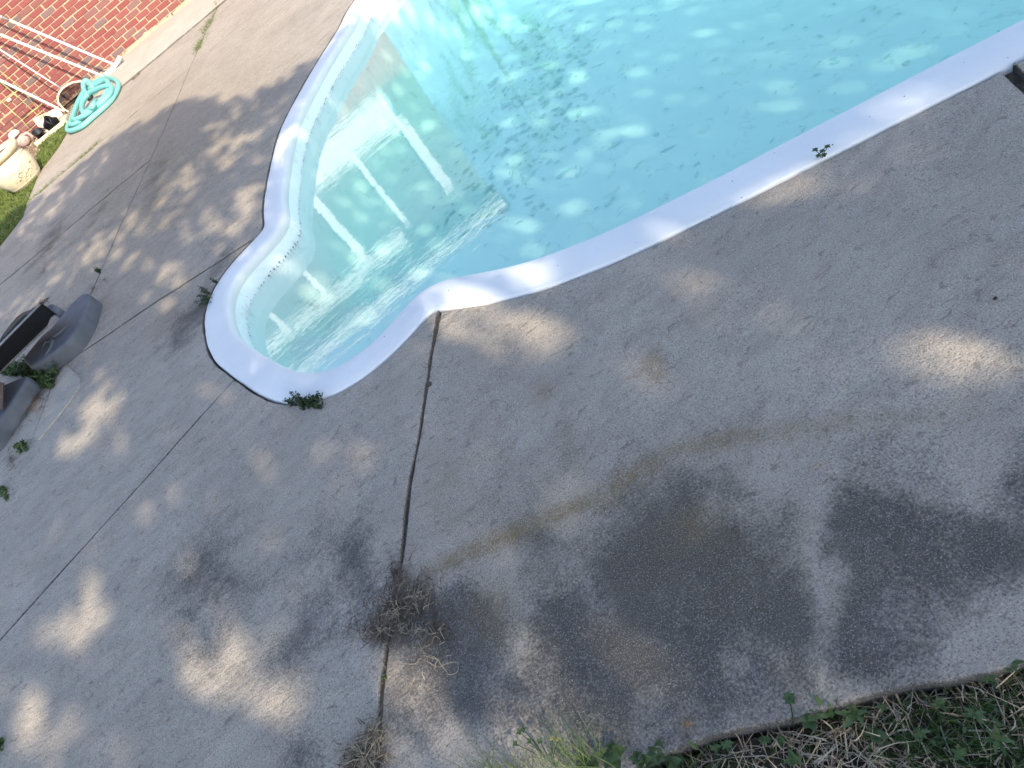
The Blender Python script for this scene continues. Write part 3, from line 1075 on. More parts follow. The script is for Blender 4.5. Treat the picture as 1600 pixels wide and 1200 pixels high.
def openness(U):
    """share of the sun that gets through the crown"""
    v = np.full(len(U), 0.008)
    for c0, Mi, st in beams:
        d = np.linalg.norm((U - c0) @ Mi.T, axis=1)
        v = np.maximum(v, st * 0.95 * np.exp(-0.9 * np.maximum(d - 0.15, 0) ** 2.0))
    v = np.maximum(v, np.where(inside(U, OPEN_POOL), 0.035, 0.0))
    lim = np.interp(U[:, 0], SHX, SHY) + 0.14 * vnoise(U, 2.6, 4) * 0.7
    full = np.interp(U[:, 0], [1.25, 1.6], [1.0, 0.10])
    v = np.maximum(v, full * np.clip((U[:, 1] - lim) / 0.3 + 0.5, 0, 1))
    return np.clip(v, 0.008, 1.0)


def leaf_mesh(C, size, facing, spread=0.8):
    n = len(C)
    nr = facing + rng.normal(0, spread, (n, 3))
    nr /= np.linalg.norm(nr, axis=1, keepdims=True)
    a = np.cross(nr, rng.normal(size=(n, 3)))
    a /= np.linalg.norm(a, axis=1, keepdims=True)
    b = np.cross(nr, a)
    s1 = (size * rng.uniform(0.75, 1.25, n))[:, None]
    V = np.stack([C - a * s1, C - b * s1 * 0.55 + a * s1 * 0.1, C + a * s1, C + b * s1 * 0.55 + a * s1 * 0.1], axis=1)
    return quads_mesh(V, 4, tint=rng.uniform(0, 1, n) ** 3)


def build_limbs(parent, base, tips, r0):
    bm = bmesh.new()
    base = Vector(base)
    fork = base + Vector((0.1, 0.05, 2.6))
    tube_bm(bm, [base - Vector((0, 0, 0.3)), base + Vector((0, 0, 0.3)), base + Vector((0.06, 0, 1.4)), fork], [r0 * 1.5, r0 * 1.1, r0, r0 * 0.9], 12)
    done(bm, 'trunk', 'bark', parent)
    for t_ in tips:
        t_ = Vector(t_)
        bm = bmesh.new()
        m1 = fork.lerp(t_, 0.35) + Vector((0, 0, 0.5))
        m2 = fork.lerp(t_, 0.7) + Vector((0, 0, 0.4))
        tube_bm(bm, [fork - Vector((0, 0, 0.3)), m1, m2, t_], [r0 * 0.6, r0 * 0.42, r0 * 0.25, r0 * 0.08], 8)
        done(bm, 'limb', 'bark', parent)


shade_tree = tag(empty('shade_tree', (2.4, -6.2, -0.1)), 'broad leafy shade tree on the lawn behind the viewer', 'tree')
U = np.column_stack([rng.uniform(-7.5, 8.0, 150000), rng.uniform(-4.0, 10.0, 150000)])
keep = rng.random(len(U)) < -np.log(openness(U)) / 4.8
U = U[keep]
# thin out where nothing of the photograph is shaded
wgt = np.where((np.abs(U[:, 0]) < 4.5) & (U[:, 1] > -0.6), 1.0, 0.40)
U = U[rng.random(len(U)) < wgt * 0.62]
hgt = 6.6 + 0.9 * vnoise(U, 0.7, 8) * 0.5 + rng.uniform(-1.2, 1.2, len(U))
C = np.column_stack([U, np.zeros(len(U))]) - L[None, :] * (hgt / -L[2])[:, None]
print('leaves', len(C))
link('crown', leaf_mesh(C, 0.085, -L[None, :] * 1.0, 0.55), 'tree_leaf', shade_tree)
build_limbs(shade_tree, (2.4, -6.2, -0.1), [(x, y, 6.4) for x, y in ((-2.0, -4.5), (0.5, -3.5), (2.5, -3), (5, -4), (6.5, -7), (5, -10), (1, -10), (-2.0, -8), (2.2, -6))], 0.26)
side_tree = tag(empty('garden_tree', (4.6, 16.5, -0.1)), 'loose crowned garden tree standing right of the brick house', 'tree')
n = 950
cl = rng.normal(size=(48, 3)) * [1.2, 1.0, 1.3] + [4.6, 16.5, 5.6]
C = cl[rng.integers(48, size=n)] + rng.normal(0, 0.20, (n, 3))
link('crown', leaf_mesh(C, 0.10, np.array([[0, 0, 1.0]]), 1.0), 'tree_leaf', side_tree)
build_limbs(side_tree, (4.6, 16.5, -0.1), [(3.4, 16.2, 5.5), (5.6, 16.6, 5.8), (4.4, 15.6, 6.4), (4.8, 17.4, 5.0)], 0.14)

# ------------------------------------------------------------------ joint filling, grass in joints
def grass_line(name, pts, n, ln, wd, mat, label, width, z0=-0.03):
    pts = np.array(pts)
    seg = np.concatenate([[0], np.cumsum(np.linalg.norm(np.diff(pts, axis=0), axis=1))])
    u = rng.uniform(0, seg[-1], n)
    dens = rng.random(n) < np.clip(0.5 + 0.5 * np.sin(u * 9) + 0.3, 0.15, 1)
    u = u[dens]
    n = len(u)
    xy = np.stack([np.interp(u, seg, pts[:, i]) for i in range(2)], axis=1) + rng.normal(0, width, (n, 2))
    root = np.column_stack([xy, np.full(n, z0)])
    d = rng.normal(0, 0.55, (n, 3))
    d[:, 2] = 1.0
    d /= np.linalg.norm(d, axis=1, keepdims=True)
    dr = rng.normal(0, 0.5, (n, 3))
    dr[:, 2] = -0.35
    me = blades_mesh(root, d, ln * rng.uniform(0.4, 1.2, n), wd * rng.uniform(0.6, 1.3, n), dr, tint=rng.uniform(0, 1, n) ** 2)
    return tag(link(name, me, mat), label, None, None, 'stuff')


grass_line('joint_grass', [JC(9.55), JC(10.3), JC(11.3)], 1500, 0.10, 0.007, 'far_lawn_green', 'green grass growing in the joint towards the wall', 0.028)
grass_line('joint_grass', [(-1.8, 9.15), (-2.2, 9.13), (-2.55, 9.12), (-2.85, 9.1)], 1500, 0.085, 0.007, 'far_lawn_green', 'low grass strip growing in the joint near the flower pot', 0.022)


def litter(name, C, ln, wd, mat, label, lift=0.004, steep=0.25, kind='stuff', bend=0.5):
    n = len(C)
    d = rng.normal(size=(n, 3))
    d[:, 2] = np.abs(d[:, 2]) * steep
    d /= np.linalg.norm(d, axis=1, keepdims=True)
    dr = rng.normal(0, bend, (n, 3))
    dr[:, 2] = -np.abs(d[:, 2]) * 0.9
    side = np.cross(d, np.array([[0, 0, 1.0]])) + rng.normal(0, 0.35, (n, 3))
    C = np.column_stack([C[:, :2], C[:, 2] + lift])
    me = blades_mesh(C, d, ln * rng.uniform(0.35, 1.3, n), wd * rng.uniform(0.6, 1.4, n), dr, tint=rng.uniform(0, 1, n), side=side)
    return tag(link(name, me, mat), label, None, None, kind)


def px_cloud(blobs, n, z=0.003):
    out = []
    w = np.array([b[2] * b[3] * b[4] for b in blobs], float)
    for b, k_ in zip(blobs, rng.multinomial(n, w / w.sum())):
        cx, cy, rx, ry, _ = b
        for _i in range(k_):
            a, r_ = rng.uniform(0, 6.283), min(1.35, abs(rng.normal(0, 0.55)))
            q_ = gp(cx + rx * r_ * math.cos(a), cy + ry * r_ * math.sin(a), 0.0)
            out.append((q_[0], q_[1], z + 0.010 * max(0, 1 - r_) * rng.random()))
    return np.array(out)


def open_dense(pts, step=0.03):
    pts = [np.asarray(v, float) for v in pts]
    out = []
    for a_, b_ in zip(pts[:-1], pts[1:]):
        m_ = max(1, int(np.linalg.norm(b_ - a_) / step))
        out += [a_ + (b_ - a_) * t_ / m_ for t_ in range(m_)]
    return np.array(out + [pts[-1]])


for pts_, w_, zj_, mj_ in ((JR, 0.022, -0.007, 'joint_dirt'), ([JT0, JTe], 0.02, -0.006, 'joint_dirt'), ([JN0 + np.array([0.011, -0.004]), JN1 + np.array([0.011, -0.004])], 0.03, -0.022, 'joint_dirt'), (JL + [JLe], 0.02, -0.007, 'joint_dirt'), ([jlc, JC(6), JC(7.1), JC(8.3), JC(9.65), JC(10.88)], 0.02, -0.0035, 'joint_sand'), ([JC(7.11), np.array([-5.2, 7.11])], 0.02, -0.0035, 'joint_sand'), ([JC(9.13), np.array([-2.85, 9.11])], 0.02, -0.003, 'joint_sand')):
    P_ = open_dense(pts_)
    tg_ = np.gradient(P_, axis=0)
    tg_ /= np.linalg.norm(tg_, axis=1, keepdims=True) + 1e-9
    nn_ = np.stack([-tg_[:, 1], tg_[:, 0]], axis=1)
    zz_ = zj_ + 0.0022 * vnoise(P_, 20.0, 3)
    link('joint_dirt', strip_mesh([np.column_stack([P_ + nn_ * w_, zz_]), np.column_stack([P_ - nn_ * w_, zz_])], False), mj_, deck)
pile = px_cloud([(625, 955, 60, 46, 1.0), (600, 985, 42, 28, 1.5), (650, 925, 55, 45, .5), (680, 985, 55, 36, .5), (622, 905, 16, 40, 1.2)], 1500)
litter('twig_litter', pile, 0.042, 0.0024, 'dry_twig', 'heap of dry brown twigs and needles lying over the deck joint', 0.001, 0.12, bend=0.2)
pile = px_cloud([(625, 955, 55, 42, 1.0), (600, 985, 36, 24, 1.2), (655, 930, 45, 36, .7), (665, 985, 45, 30, .6), (600, 1060, 8, 60, .3)], 240)
litter('straw_litter', pile, 0.036, 0.0015, 'dry_straw', 'pale dry straws lying on the twig heap', 0.008, 0.12, bend=0.2)
pile = px_cloud([(575, 1180, 34, 26, 1.0), (588, 1150, 18, 26, .7), (560, 1195, 24, 14, 1)], 480)
litter('twig_litter', pile, 0.042, 0.0028, 'dry_twig', 'tuft of dry brown rootlets at the foot of the deck joint', 0.004, 0.8)
pile = px_cloud([(575, 1182, 34, 24, 1.0), (590, 1150, 18, 30, .7)], 260)
litter('straw_litter', pile, 0.045, 0.0024, 'dry_straw', 'pale straws in the tuft at the foot of the joint', 0.008, 0.8)
jl = []
for i in range(900):
    t_ = rng.random()
    py = 493 + 620 * t_
    jx = np.interp(py, [493, 560, 680, 760, 870, 910, 1010, 1080, 1130], [684, 672, 655, 640, 628, 622, 605, 596, 592])
    q_ = gp(jx + rng.normal(0, 1.6 + 4.5 * max(0, t_ - 0.4)), py)
    jl.append((q_[0], q_[1], -0.012 + 0.012 * rng.random()))
litter('joint_litter', np.array(jl), 0.028, 0.0018, 'dry_twig', 'crumbs of dirt and needles packed in the deck joint', 0.0, 0.3)
# curly root hairs beside the heap
root_curls = tag(empty('root_curl', gp(690, 1030)), 'wiry pale tangle of dry roots right of the twig heap', 'dry root')
for pts in ([(655, 1000), (668, 1028), (672, 1036), (690, 1043), (712, 1035), (720, 1046)], [(662, 1025), (688, 1032), (676, 1026), (664, 1020)], [(688, 1032), (680, 1046)], [(688, 1032), (697, 1048), (706, 1056), (718, 1046)],
            [(660, 1018), (672, 1008), (684, 996), (690, 1004)], [(620, 1037), (645, 1038), (662, 1030)], [(690, 985), (695, 1000), (690, 1010)], [(664, 954), (672, 945), (682, 943)], [(663, 1048), (664, 1062)], [(700, 1028), (706, 1024)]):
    bm = bmesh.new()
    P = [Vector(gp(*q_, z=0.004)) for q_ in pts]
    fine = []
    for i in range(len(P) - 1):
        p0, p1, p2, p3 = P[max(i - 1, 0)], P[i], P[i + 1], P[min(i + 2, len(P) - 1)]
        for t_ in np.linspace(0, 1, 6, endpoint=False):
            fine.append(0.5 * ((2 * p1) + (p2 - p0) * t_ + (2 * p0 - 5 * p1 + 4 * p2 - p3) * t_ ** 2 + (3 * p1 - p0 - 3 * p2 + p3) * t_ ** 3))
    fine.append(P[-1])
    fine = [f_ + Vector((0, 0, 0.006 + 0.006 * math.sin(i * 0.7))) for i, f_ in enumerate(fine)]
    tube_bm(bm, fine, 0.0009, 5)
    done(bm, 'root', 'dry_straw', root_curls)

# ------------------------------------------------------------------ lawn at the near corner
def lawn_xy(n, s0, s1, d0, d1):
    s_ = rng.uniform(s0, s1, n)
    d_ = rng.uniform(d0, d1, n)
    nrm = np.array([led[1], -led[0]])
    return le0 + np.outer(s_, led) + np.outer(d_, nrm), s_, d_


bm = bmesh.new()
nrm_ = np.array([led[1], -led[0]])
gs, gd = np.linspace(-8, 6, 120), np.concatenate([np.linspace(0.004, 0.5, 14), np.linspace(0.7, 12, 8)])
vv = []
for d_ in gd:
    for s_ in gs:
        q_ = edge(s_) + nrm_ * d_
        vv.append((q_[0], q_[1], -0.045 + 0.008 * math.sin(s_ * 7 + d_ * 5) + 0.006 * math.sin(s_ * 19 - d_ * 23)))
nn = len(gs)
ff = [(i * nn + j, i * nn + j + 1, (i + 1) * nn + j + 1, (i + 1) * nn + j) for i in range(len(gd) - 1) for j in range(nn - 1)]
tag(link('lawn_soil', mesh_from(vv, ff), 'soil'), 'dark soil of the lawn beside the deck', None, None, 'structure')


def lawn_blades(n, s0, s1, d0, d1, ln, wd, lean, mat, name, label, mask=None, drop=0.4):
    xy, s_, d_ = lawn_xy(n, s0, s1, d0, d1)
    if mask is not None:
        k_ = rng.random(n) < mask(xy, s_, d_)
        xy = xy[k_]
    n = len(xy)
    root = np.column_stack([xy, np.full(n, -0.05) + rng.uniform(0, 0.02, n)])
    d = rng.normal(0, lean, (n, 3))
    d[:, 2] = 1.0
    d /= np.linalg.norm(d, axis=1, keepdims=True)
    dr = rng.normal(0, 0.6, (n, 3))
    dr[:, 2] = -drop * rng.uniform(0.4, 1.6, n)
    me = blades_mesh(root, d, ln * rng.uniform(0.4, 1.3, n), wd * rng.uniform(0.6, 1.3, n), dr, tint=rng.uniform(0, 1, n) ** 2)
    return tag(link(name, me, mat), label, None, None, 'stuff')


clump = lambda xy: 0.5 + 0.5 * np.clip(vnoise(xy, 9.0, 3) * 0.8, -1, 1)
lawn_blades(21000, -0.9, 1.2, 0.012, 0.75, 0.062, 0.0033, 1.4, 'straw_blade', 'dormant_grass', 'dry straw coloured lawn grass along the deck edge', lambda xy, s, d: np.clip(0.05 + 1.0 * clump(xy), 0, 1), 0.5)
lawn_blades(38000, -0.9, 1.2, 0.008, 0.75, 0.048, 0.0026, 1.0, 'lawn_green', 'lawn_grass', 'green lawn grass shoots growing through the dry grass', lambda xy, s, d: np.clip(1.25 - clump(xy) * 1.0, 0.15, 1), 0.4)
lawn_blades(1500, -1.6, 1.4, 0.0, 0.03, 0.05, 0.003, 1.2, 'straw_blade', 'edge_straw', 'dry grass hanging over the deck edge', None, 0.7)

xy, s_, d_ = lawn_xy(5200, -0.9, 1.2, 0.0, 0.75)
xy = xy[rng.random(len(xy)) < np.clip(1.15 - 1.3 * clump(xy), 0.03, 1)]
C = np.column_stack([xy, rng.uniform(-0.045, -0.012, len(xy))])
tag(link('ground_cover', leaf_mesh(C, 0.0075, np.array([[0, 0, 1.0]]), 0.45), 'weed_green'), 'small green clover like ground cover between the dry grass', None, None, 'stuff')

# lawn and bed at the far left
bm = bmesh.new()
poly = [(-2.36, 10.86), (-2.5, 10.42), (-2.74, 10.04), (-2.8, 9.5), (-2.86, 8.68), (-3.05, 8.4), (-3.35, 8.0), (-3.9, 7.6), (-5.2, 7.1), (-9, 7.1), (-9, YW), (-2.3, YW), (-2.28, 11.6)]
prism_bm(bm, poly, -0.08, -0.012)
tag(done(bm, 'flower_bed', 'dry_bed'), 'dry soil bed at the foot of the brick wall', None, None, 'structure')


def region_blades(n, xr, yr, ok, ln, wd, mat, name, label, lean=0.5, z0=-0.012):
    xy = np.column_stack([rng.uniform(*xr, n), rng.uniform(*yr, n)])
    xy = xy[inside(xy, np.array(poly)) & ok(xy)]
    n = len(xy)
    root = np.column_stack([xy, np.full(n, z0)])
    d = rng.normal(0, lean, (n, 3))
    d[:, 2] = 1.0
    d /= np.linalg.norm(d, axis=1, keepdims=True)
    dr = rng.normal(0, 0.5, (n, 3))
    dr[:, 2] = -0.4
    me = blades_mesh(root, d, ln * rng.uniform(0.4, 1.3, n), wd * rng.uniform(0.6, 1.3, n), dr, tint=rng.uniform(0, 1, n) ** 2)
    return tag(link(name, me, mat), label, None, None, 'stuff')


region_blades(30000, (-5, -2.3), (7.4, 11.7), lambda q_: (q_[:, 1] < 10.6 + 0.3 * np.sin(q_[:, 0] * 5)) | ((q_[:, 0] > -2.85) & (q_[:, 1] < 11.6)), 0.085, 0.011, 'far_lawn_green', 'side_lawn', 'green lawn between the flower pot and the deck')
region_blades(900, (-3.6, -2.25), (10.9, 12.7), lambda q_: np.ones(len(q_), bool), 0.08, 0.008, 'straw_blade', 'dry_bed_grass', 'dry straw lying in the bed under the wall', 1.4)

# ------------------------------------------------------------------ pool tools leaning on the wall
def shaft(parent, a, b, r, name='shaft', mat='white_aluminium', n=10):
    bm = bmesh.new()
    tube_bm(bm, [a, b], r, n)
    return done(bm, name, mat, parent)


def along(a, b, t_):
    return np.asarray(a) + (np.asarray(b) - np.asarray(a)) * t_


# brush on its pole
a, b = vp(182, 102.5, 12.30), vp(-304, -103, YW - 0.02)
t = tag(empty('pool_brush', a), 'white pole with a curved wall brush at its foot, nearest the corner of the wall', 'pool brush', 'poles leaning on the brick wall')
q_ = along(a, b, 0.36)
shaft(t, along(a, b, 0.01), q_, 0.0165)
shaft(t, q_, along(a, b, 0.384), 0.022, 'collar', 'cream_plastic')
shaft(t, along(a, b, 0.384), along(a, b, 0.41), 0.015, 'sleeve', 'grey_plastic')
shaft(t, along(a, b, 0.41), b, 0.0165)
bm = bmesh.new()
spine = [vp(x, y, 12.27) for x, y in ((165, 116), (169, 113), (174, 109), (179, 103), (183, 97), (186, 92), (187, 88))]
rows_v = []
for i, pnt in enumerate(spine):
    d = Vector(spine[min(i + 1, 6)] - spine[max(i - 1, 0)]).normalized()
    nv = d.cross(Vector((0, 1, 0))).normalized()
    if nv.z < 0:
        nv = -nv
    p_ = Vector(pnt)
    rows_v.append([bm.verts.new(p_ + nv * 0.025 + Vector((0, -0.03, 0))), bm.verts.new(p_ + nv * 0.025 + Vector((0, 0.03, 0))), bm.verts.new(p_ - nv * 0.025 + Vector((0, 0.03, 0))), bm.verts.new(p_ - nv * 0.025 + Vector((0, -0.03, 0)))])
for r0_, r1_ in zip(rows_v[:-1], rows_v[1:]):
    for i in range(4):
        bm.faces.new((r0_[i], r0_[(i + 1) % 4], r1_[(i + 1) % 4], r1_[i])).smooth = True
bm.faces.new(rows_v[0])
bm.faces.new(rows_v[-1][::-1])
done(bm, 'brush_back', 'white_aluminium', t)
sp = np.array(spine)
rt_ = np.array([sp[rng.integers(7)] * (1 - u_) + sp[rng.integers(7)] * u_ for u_ in rng.random(10)])
k_ = rng.integers(0, 6, 260)
u_ = rng.random(260)[:, None]
rt_ = sp[k_] * (1 - u_) + sp[k_ + 1] * u_ + np.column_stack([rng.normal(0, .004, 260), rng.uniform(-.03, .03, 260), np.full(260, -.02)])
me = blades_mesh(rt_, np.tile([[0.45, -0.05, -1.0]], (260, 1)), np.full(260, 0.035), np.full(260, 0.004), rng.normal(0, .2, (260, 3)), segs=1)
link('bristle', me, 'grey_plastic', t)

a, b = vp(166, 121, 12.30), vp(-350, -87, YW - 0.02)
t = tag(empty('pool_pole', a), 'plain white pole leaning on the bricks, its foot behind the teal hose', 'pool pole', 'poles leaning on the brick wall')
shaft(t, a, along(a, b, 0.33), 0.0175)
shaft(t, along(a, b, 0.33), along(a, b, 0.36), 0.023, 'collar', 'cream_plastic')
shaft(t, along(a, b, 0.36), b, 0.0155)

# leaf net
a, b = vp(97, 139, 12.33), vp(-333, -133, YW - 0.02)
t = tag(empty('leaf_net', gp(110, 185)), 'black mesh leaf net with cream hoop on a thin white pole', 'leaf net', 'poles leaning on the brick wall')
shaft(t, along(a, b, 0.025), b, 0.0125)
shaft(t, along(a, b, -0.01), along(a, b, 0.03), 0.011, 'socket', 'grey_plastic')
hoop = [(97, 139), (103, 134), (113, 129), (125, 127), (138, 131), (146, 141), (144, 157), (135, 170), (121, 176), (109, 176), (99, 170), (91, 160), (90, 151), (93, 144)]
hp = [vp(x, y, 12.30 - 0.10 * (y - 127) / 50) for x, y in hoop]
bm = bmesh.new()
tube_bm(bm, hp + [hp[0], hp[1]], 0.014, 7, False)
done(bm, 'hoop', 'cream_plastic', t)
k = NT('net_mesh')
dn = k.n('ShaderNodeBsdfDiffuse')
dn.inputs['Color'].default_value = (0.012, 0.012, 0.012, 1)
tn = k.n('ShaderNodeBsdfTransparent')
mm = k.n('ShaderNodeMixShader')
k.l(k.rng(k.noise(k.pos(), 14, 3), 0.35, 0.65, 0.50, 0.85), mm.inputs[0])
k.l(tn.outputs[0], mm.inputs[1])
k.l(dn.outputs[0], mm.inputs[2])
k.l(mm.outputs[0], k.out.inputs[0])
MAT['net_mesh'] = k.m
ctr = vp(104, 184, 12.42)
rings = []
for s_ in np.linspace(0, 1, 7):
    rings.append(np.array([h_ * (1 - s_ * 0.82) + ctr * s_ * 0.82 + np.array([0, 0.16 * math.sin(s_ * 2.6), -0.05 * s_]) + rng.normal(0, 0.008 * s_, 3) for h_ in hp]))
link('net_bag', strip_mesh(rings), 'net_mesh', t)
bm = bmesh.new()
bmesh.ops.create_icosphere(bm, subdivisions=2, radius=1.0)
c_ = vp(104, 182, 12.36)
for v in bm.verts:
    v.co = Vector((c_[0] + v.co.x * 0.075 + 0.02 * math.sin(v.co.z * 5), c_[1] + v.co.y * 0.05, c_[2] - 0.01 + v.co.z * 0.085 - 0.04 * v.co.x))
done(bm, 'net_toe', 'black_net', t, True)

a, b = vp(101, 174.5, 12.40), vp(-60, 96, YW - 0.02)
t = tag(empty('pool_pole', a), 'white pole lowest on the wall, its foot behind the leaf net', 'pool pole', 'poles leaning on the brick wall')
shaft(t, a, b, 0.0185)
bm = bmesh.new()
tube_bm(bm, [b, along(a, b, 1.03)], 0.02, 10)
done(bm, 'end_cap', 'grey_plastic', t)

# ------------------------------------------------------------------ teal vacuum hose in a loose coil
def hz(x, y, z=None, Y=None):
    X, Y_ = 80 + x / 8.571, 80 + y / 8.571
    return gp(X, Y_, z) if Y is None else vp(X, Y_, Y)


hose_pts = [hz(505, 600, Y=11.72), hz(470, 560, Y=11.72), hz(438, 500, Y=11.72), hz(432, 430, Y=11.72), hz(460, 395, Y=11.72), hz(505, 415, Y=11.72), hz(550, 480, Y=11.62), hz(590, 560, Y=11.68), hz(605, 640, Y=11.66),
            hz(575, 710, 0.12), hz(500, 790, 0.10), hz(440, 830, 0.10), hz(412, 760, 0.10), hz(430, 670, 0.10), hz(500, 570, 0.11), hz(600, 515, 0.12), hz(720, 470, 0.12), hz(800, 470, 0.10),
            hz(790, 560, 0.09), hz(700, 660, 0.09), hz(590, 750, 0.09), hz(450, 860, 0.09), hz(340, 910, 0.09), hz(295, 900, 0.09), hz(320, 800, 0.09), hz(380, 660, 0.09), hz(470, 540, 0.09), hz(600, 450, 0.10), hz(720, 395, 0.10), hz(765, 430, 0.09), hz(760, 540, 0.07),
            hz(640, 700, 0.065), hz(520, 820, 0.06), hz(380, 940, 0.06), hz(290, 985, 0.06), hz(262, 960, 0.06), hz(300, 830, 0.05), hz(370, 660, 0.045), hz(470, 500, 0.04), hz(600, 405, 0.04), hz(740, 358, 0.04), hz(860, 390, 0.04), hz(900, 470, 0.035),
            hz(830, 620, 0.035), hz(720, 740, 0.035), hz(560, 880, 0.035), hz(420, 1000, 0.035), hz(290, 1060, 0.035), hz(225, 1060, 0.035), hz(225, 1010, 0.035), hz(250, 960, 0.04)]
fine = []
P = [Vector(tuple(v)) for v in hose_pts]
for i in range(len(P) - 1):
    p0, p1, p2, p3 = P[max(i - 1, 0)], P[i], P[i + 1], P[min(i + 2, len(P) - 1)]
    for t_ in np.linspace(0, 1, 9, endpoint=False):
        fine.append(0.5 * ((2 * p1) + (p2 - p0) * t_ + (2 * p0 - 5 * p1 + 4 * p2 - p3) * t_ ** 2 + (3 * p1 - p0 - 3 * p2 + p3) * t_ ** 3))
hose = tag(empty('vacuum_hose', gp(145, 165)), 'teal ribbed pool vacuum hose coiled on the concrete below the poles', 'hose')
bm = bmesh.new()
tube_bm(bm, fine, [0.031 + 0.0012 * (i % 2) for i in range(len(fine))], 10)
done(bm, 'hose_tube', 'teal_hose', hose)
bm = bmesh.new()
e0, e1 = Vector(tuple(hz(505, 600, Y=11.62))), Vector(tuple(hz(560, 690, Y=11.58)))
tube_bm(bm, [e0 - (e1 - e0) * 0.15, e0, e0.lerp(e1, 0.45), e1], [0.040, 0.052, 0.046, 0.024], 10)
done(bm, 'cuff', 'black_plastic', hose)
bm = bmesh.new()
wp = [gp(x, y, 0.022) for x, y in ((206, 125), (211, 119), (217, 113.5), (218.3, 114.5), (214, 119.5), (208, 124))]
tube_bm(bm, wp, 0.004, 6)
tag(done(bm, 'wire_hook', 'wire_dark'), 'bent dark wire hook lying on the edge of the concrete strip', 'hook')

# ------------------------------------------------------------------ bed by the wall: pot, ornament, tray, trellis
def lathe(name, prof, mat, parent, c, n=40, ell=(1, 1)):
    bm = bmesh.new()
    rs_ = []
    for r_, z in prof:
        rs_.append([bm.verts.new((c[0] + ell[0] * r_ * math.cos(2 * math.pi * j / n), c[1] + ell[1] * r_ * math.sin(2 * math.pi * j / n), c[2] + z)) for j in range(n)])
    for a_, b_ in zip(rs_[:-1], rs_[1:]):
        for j in range(n):
            bm.faces.new((a_[j], a_[(j + 1) % n], b_[(j + 1) % n], b_[j])).smooth = True
    bm.faces.new(rs_[0][::-1])
    bm.faces.new(rs_[-1])
    return done(bm, name, mat, parent)


pc_ = gp(45, 284)
pot = tag(empty('flower_pot', pc_), 'big cream glazed flower pot with raised leaf emblem in the grass', 'flower pot')
pc_ = np.array([pc_[0], pc_[1], -0.01])
lathe('bowl', [(0.16, 0), (0.19, 0.015), (0.225, 0.07), (0.255, 0.14), (0.268, 0.21), (0.262, 0.27), (0.235, 0.325), (0.225, 0.345), (0.20, 0.345), (0.19, 0.30)], 'terracotta_cream', pot, pc_)
lathe('rim', [(0.222, 0.347), (0.262, 0.36), (0.282, 0.385), (0.284, 0.42), (0.272, 0.435), (0.245, 0.43), (0.235, 0.40)], 'terracotta_cream', pot, pc_)
lathe('potting_soil', [(0.19, 0.33), (0.232, 0.395), (0.10, 0.405), (0.01, 0.41)], 'soil', pot, pc_)
vd = np.array([0.0, 0, HEIGHT]) - pc_
va0 = math.atan2(vd[1], vd[0]) + 0.1
bm = bmesh.new()
for lf in range(34):
    th = va0 + rng.normal(0, 0.24)
    z0_ = 0.15 + rng.normal(0, 0.035)
    dth, dz_ = rng.uniform(-0.2, 0.2), rng.uniform(-0.06, 0.06)
    rr_ = lambda z_: float(np.interp(z_, [0.0, 0.07, 0.14, 0.21, 0.27, 0.33], [0.175, 0.225, 0.255, 0.268, 0.262, 0.235])) + 0.006
    P3 = []
    for t_, w_ in ((0, 0.003), (0.3, 0.011), (0.6, 0.010), (1, 0.002)):
        zz_, aa_ = z0_ + dz_ * t_, th + dth * t_
        for s_ in (-1, 0, 1):
            r3 = rr_(zz_) + (0.010 if s_ == 0 else -0.004)
            P3.append(bm.verts.new((pc_[0] + r3 * math.cos(aa_ + s_ * w_ / 0.25), pc_[1] + r3 * math.sin(aa_ + s_ * w_ / 0.25), pc_[2] + zz_)))
    for i in range(3):
        for j in range(2):
            bm.faces.new((P3[i * 3 + j], P3[i * 3 + j + 1], P3[i * 3 + 4 + j], P3[i * 3 + 3 + j]))
done(bm, 'leaf_emblem', 'pale_glaze', pot)['kind'] = 'stuff'
for zz_ in (0.05, 0.30):
    lathe('band', [(np.interp(zz_, [0, 0.07, 0.27, 0.33], [0.175, 0.225, 0.262, 0.235]) - 0.01, zz_ - 0.01), (np.interp(zz_, [0, 0.07, 0.27, 0.33], [0.175, 0.225, 0.262, 0.235]) + 0.008, zz_), (np.interp(zz_, [0, 0.07, 0.27, 0.33], [0.175, 0.225, 0.262, 0.235]) - 0.01, zz_ + 0.012)], 'terracotta_cream', pot, pc_)

oc_ = gp(44, 226)
orn = tag(empty('garden_ornament', oc_), 'small pinkish stone ornament with a white cap beside the cream pot', 'ornament')
lathe('body', [(0.05, 0), (0.085, 0.03), (0.10, 0.08), (0.09, 0.125), (0.06, 0.15), (0.045, 0.16)], 'pink_grey_stone', orn, (oc_[0], oc_[1], 0.0), 16, (1, .8))
lathe('cap', [(0.05, 0.172), (0.085, 0.175), (0.088, 0.20), (0.065, 0.235), (0.02, 0.25)], 'chalk_white', orn, (oc_[0] - 0.02, oc_[1] - 0.01, 0.0), 16)
bm = bmesh.new()
c_ = Vector((oc_[0] + 0.085, oc_[1] - 0.03, 0.10))
tube_bm(bm, [c_ + Vector((-0.03, 0, 0.03)), c_ + Vector((0.04, 0, 0.02)), c_ + Vector((0.06, -0.01, -0.04)), c_ + Vector((0.03, 0, -0.08))], [0.02, 0.022, 0.02, 0.025], 8)
done(bm, 'handle', 'pink_grey_stone', orn)

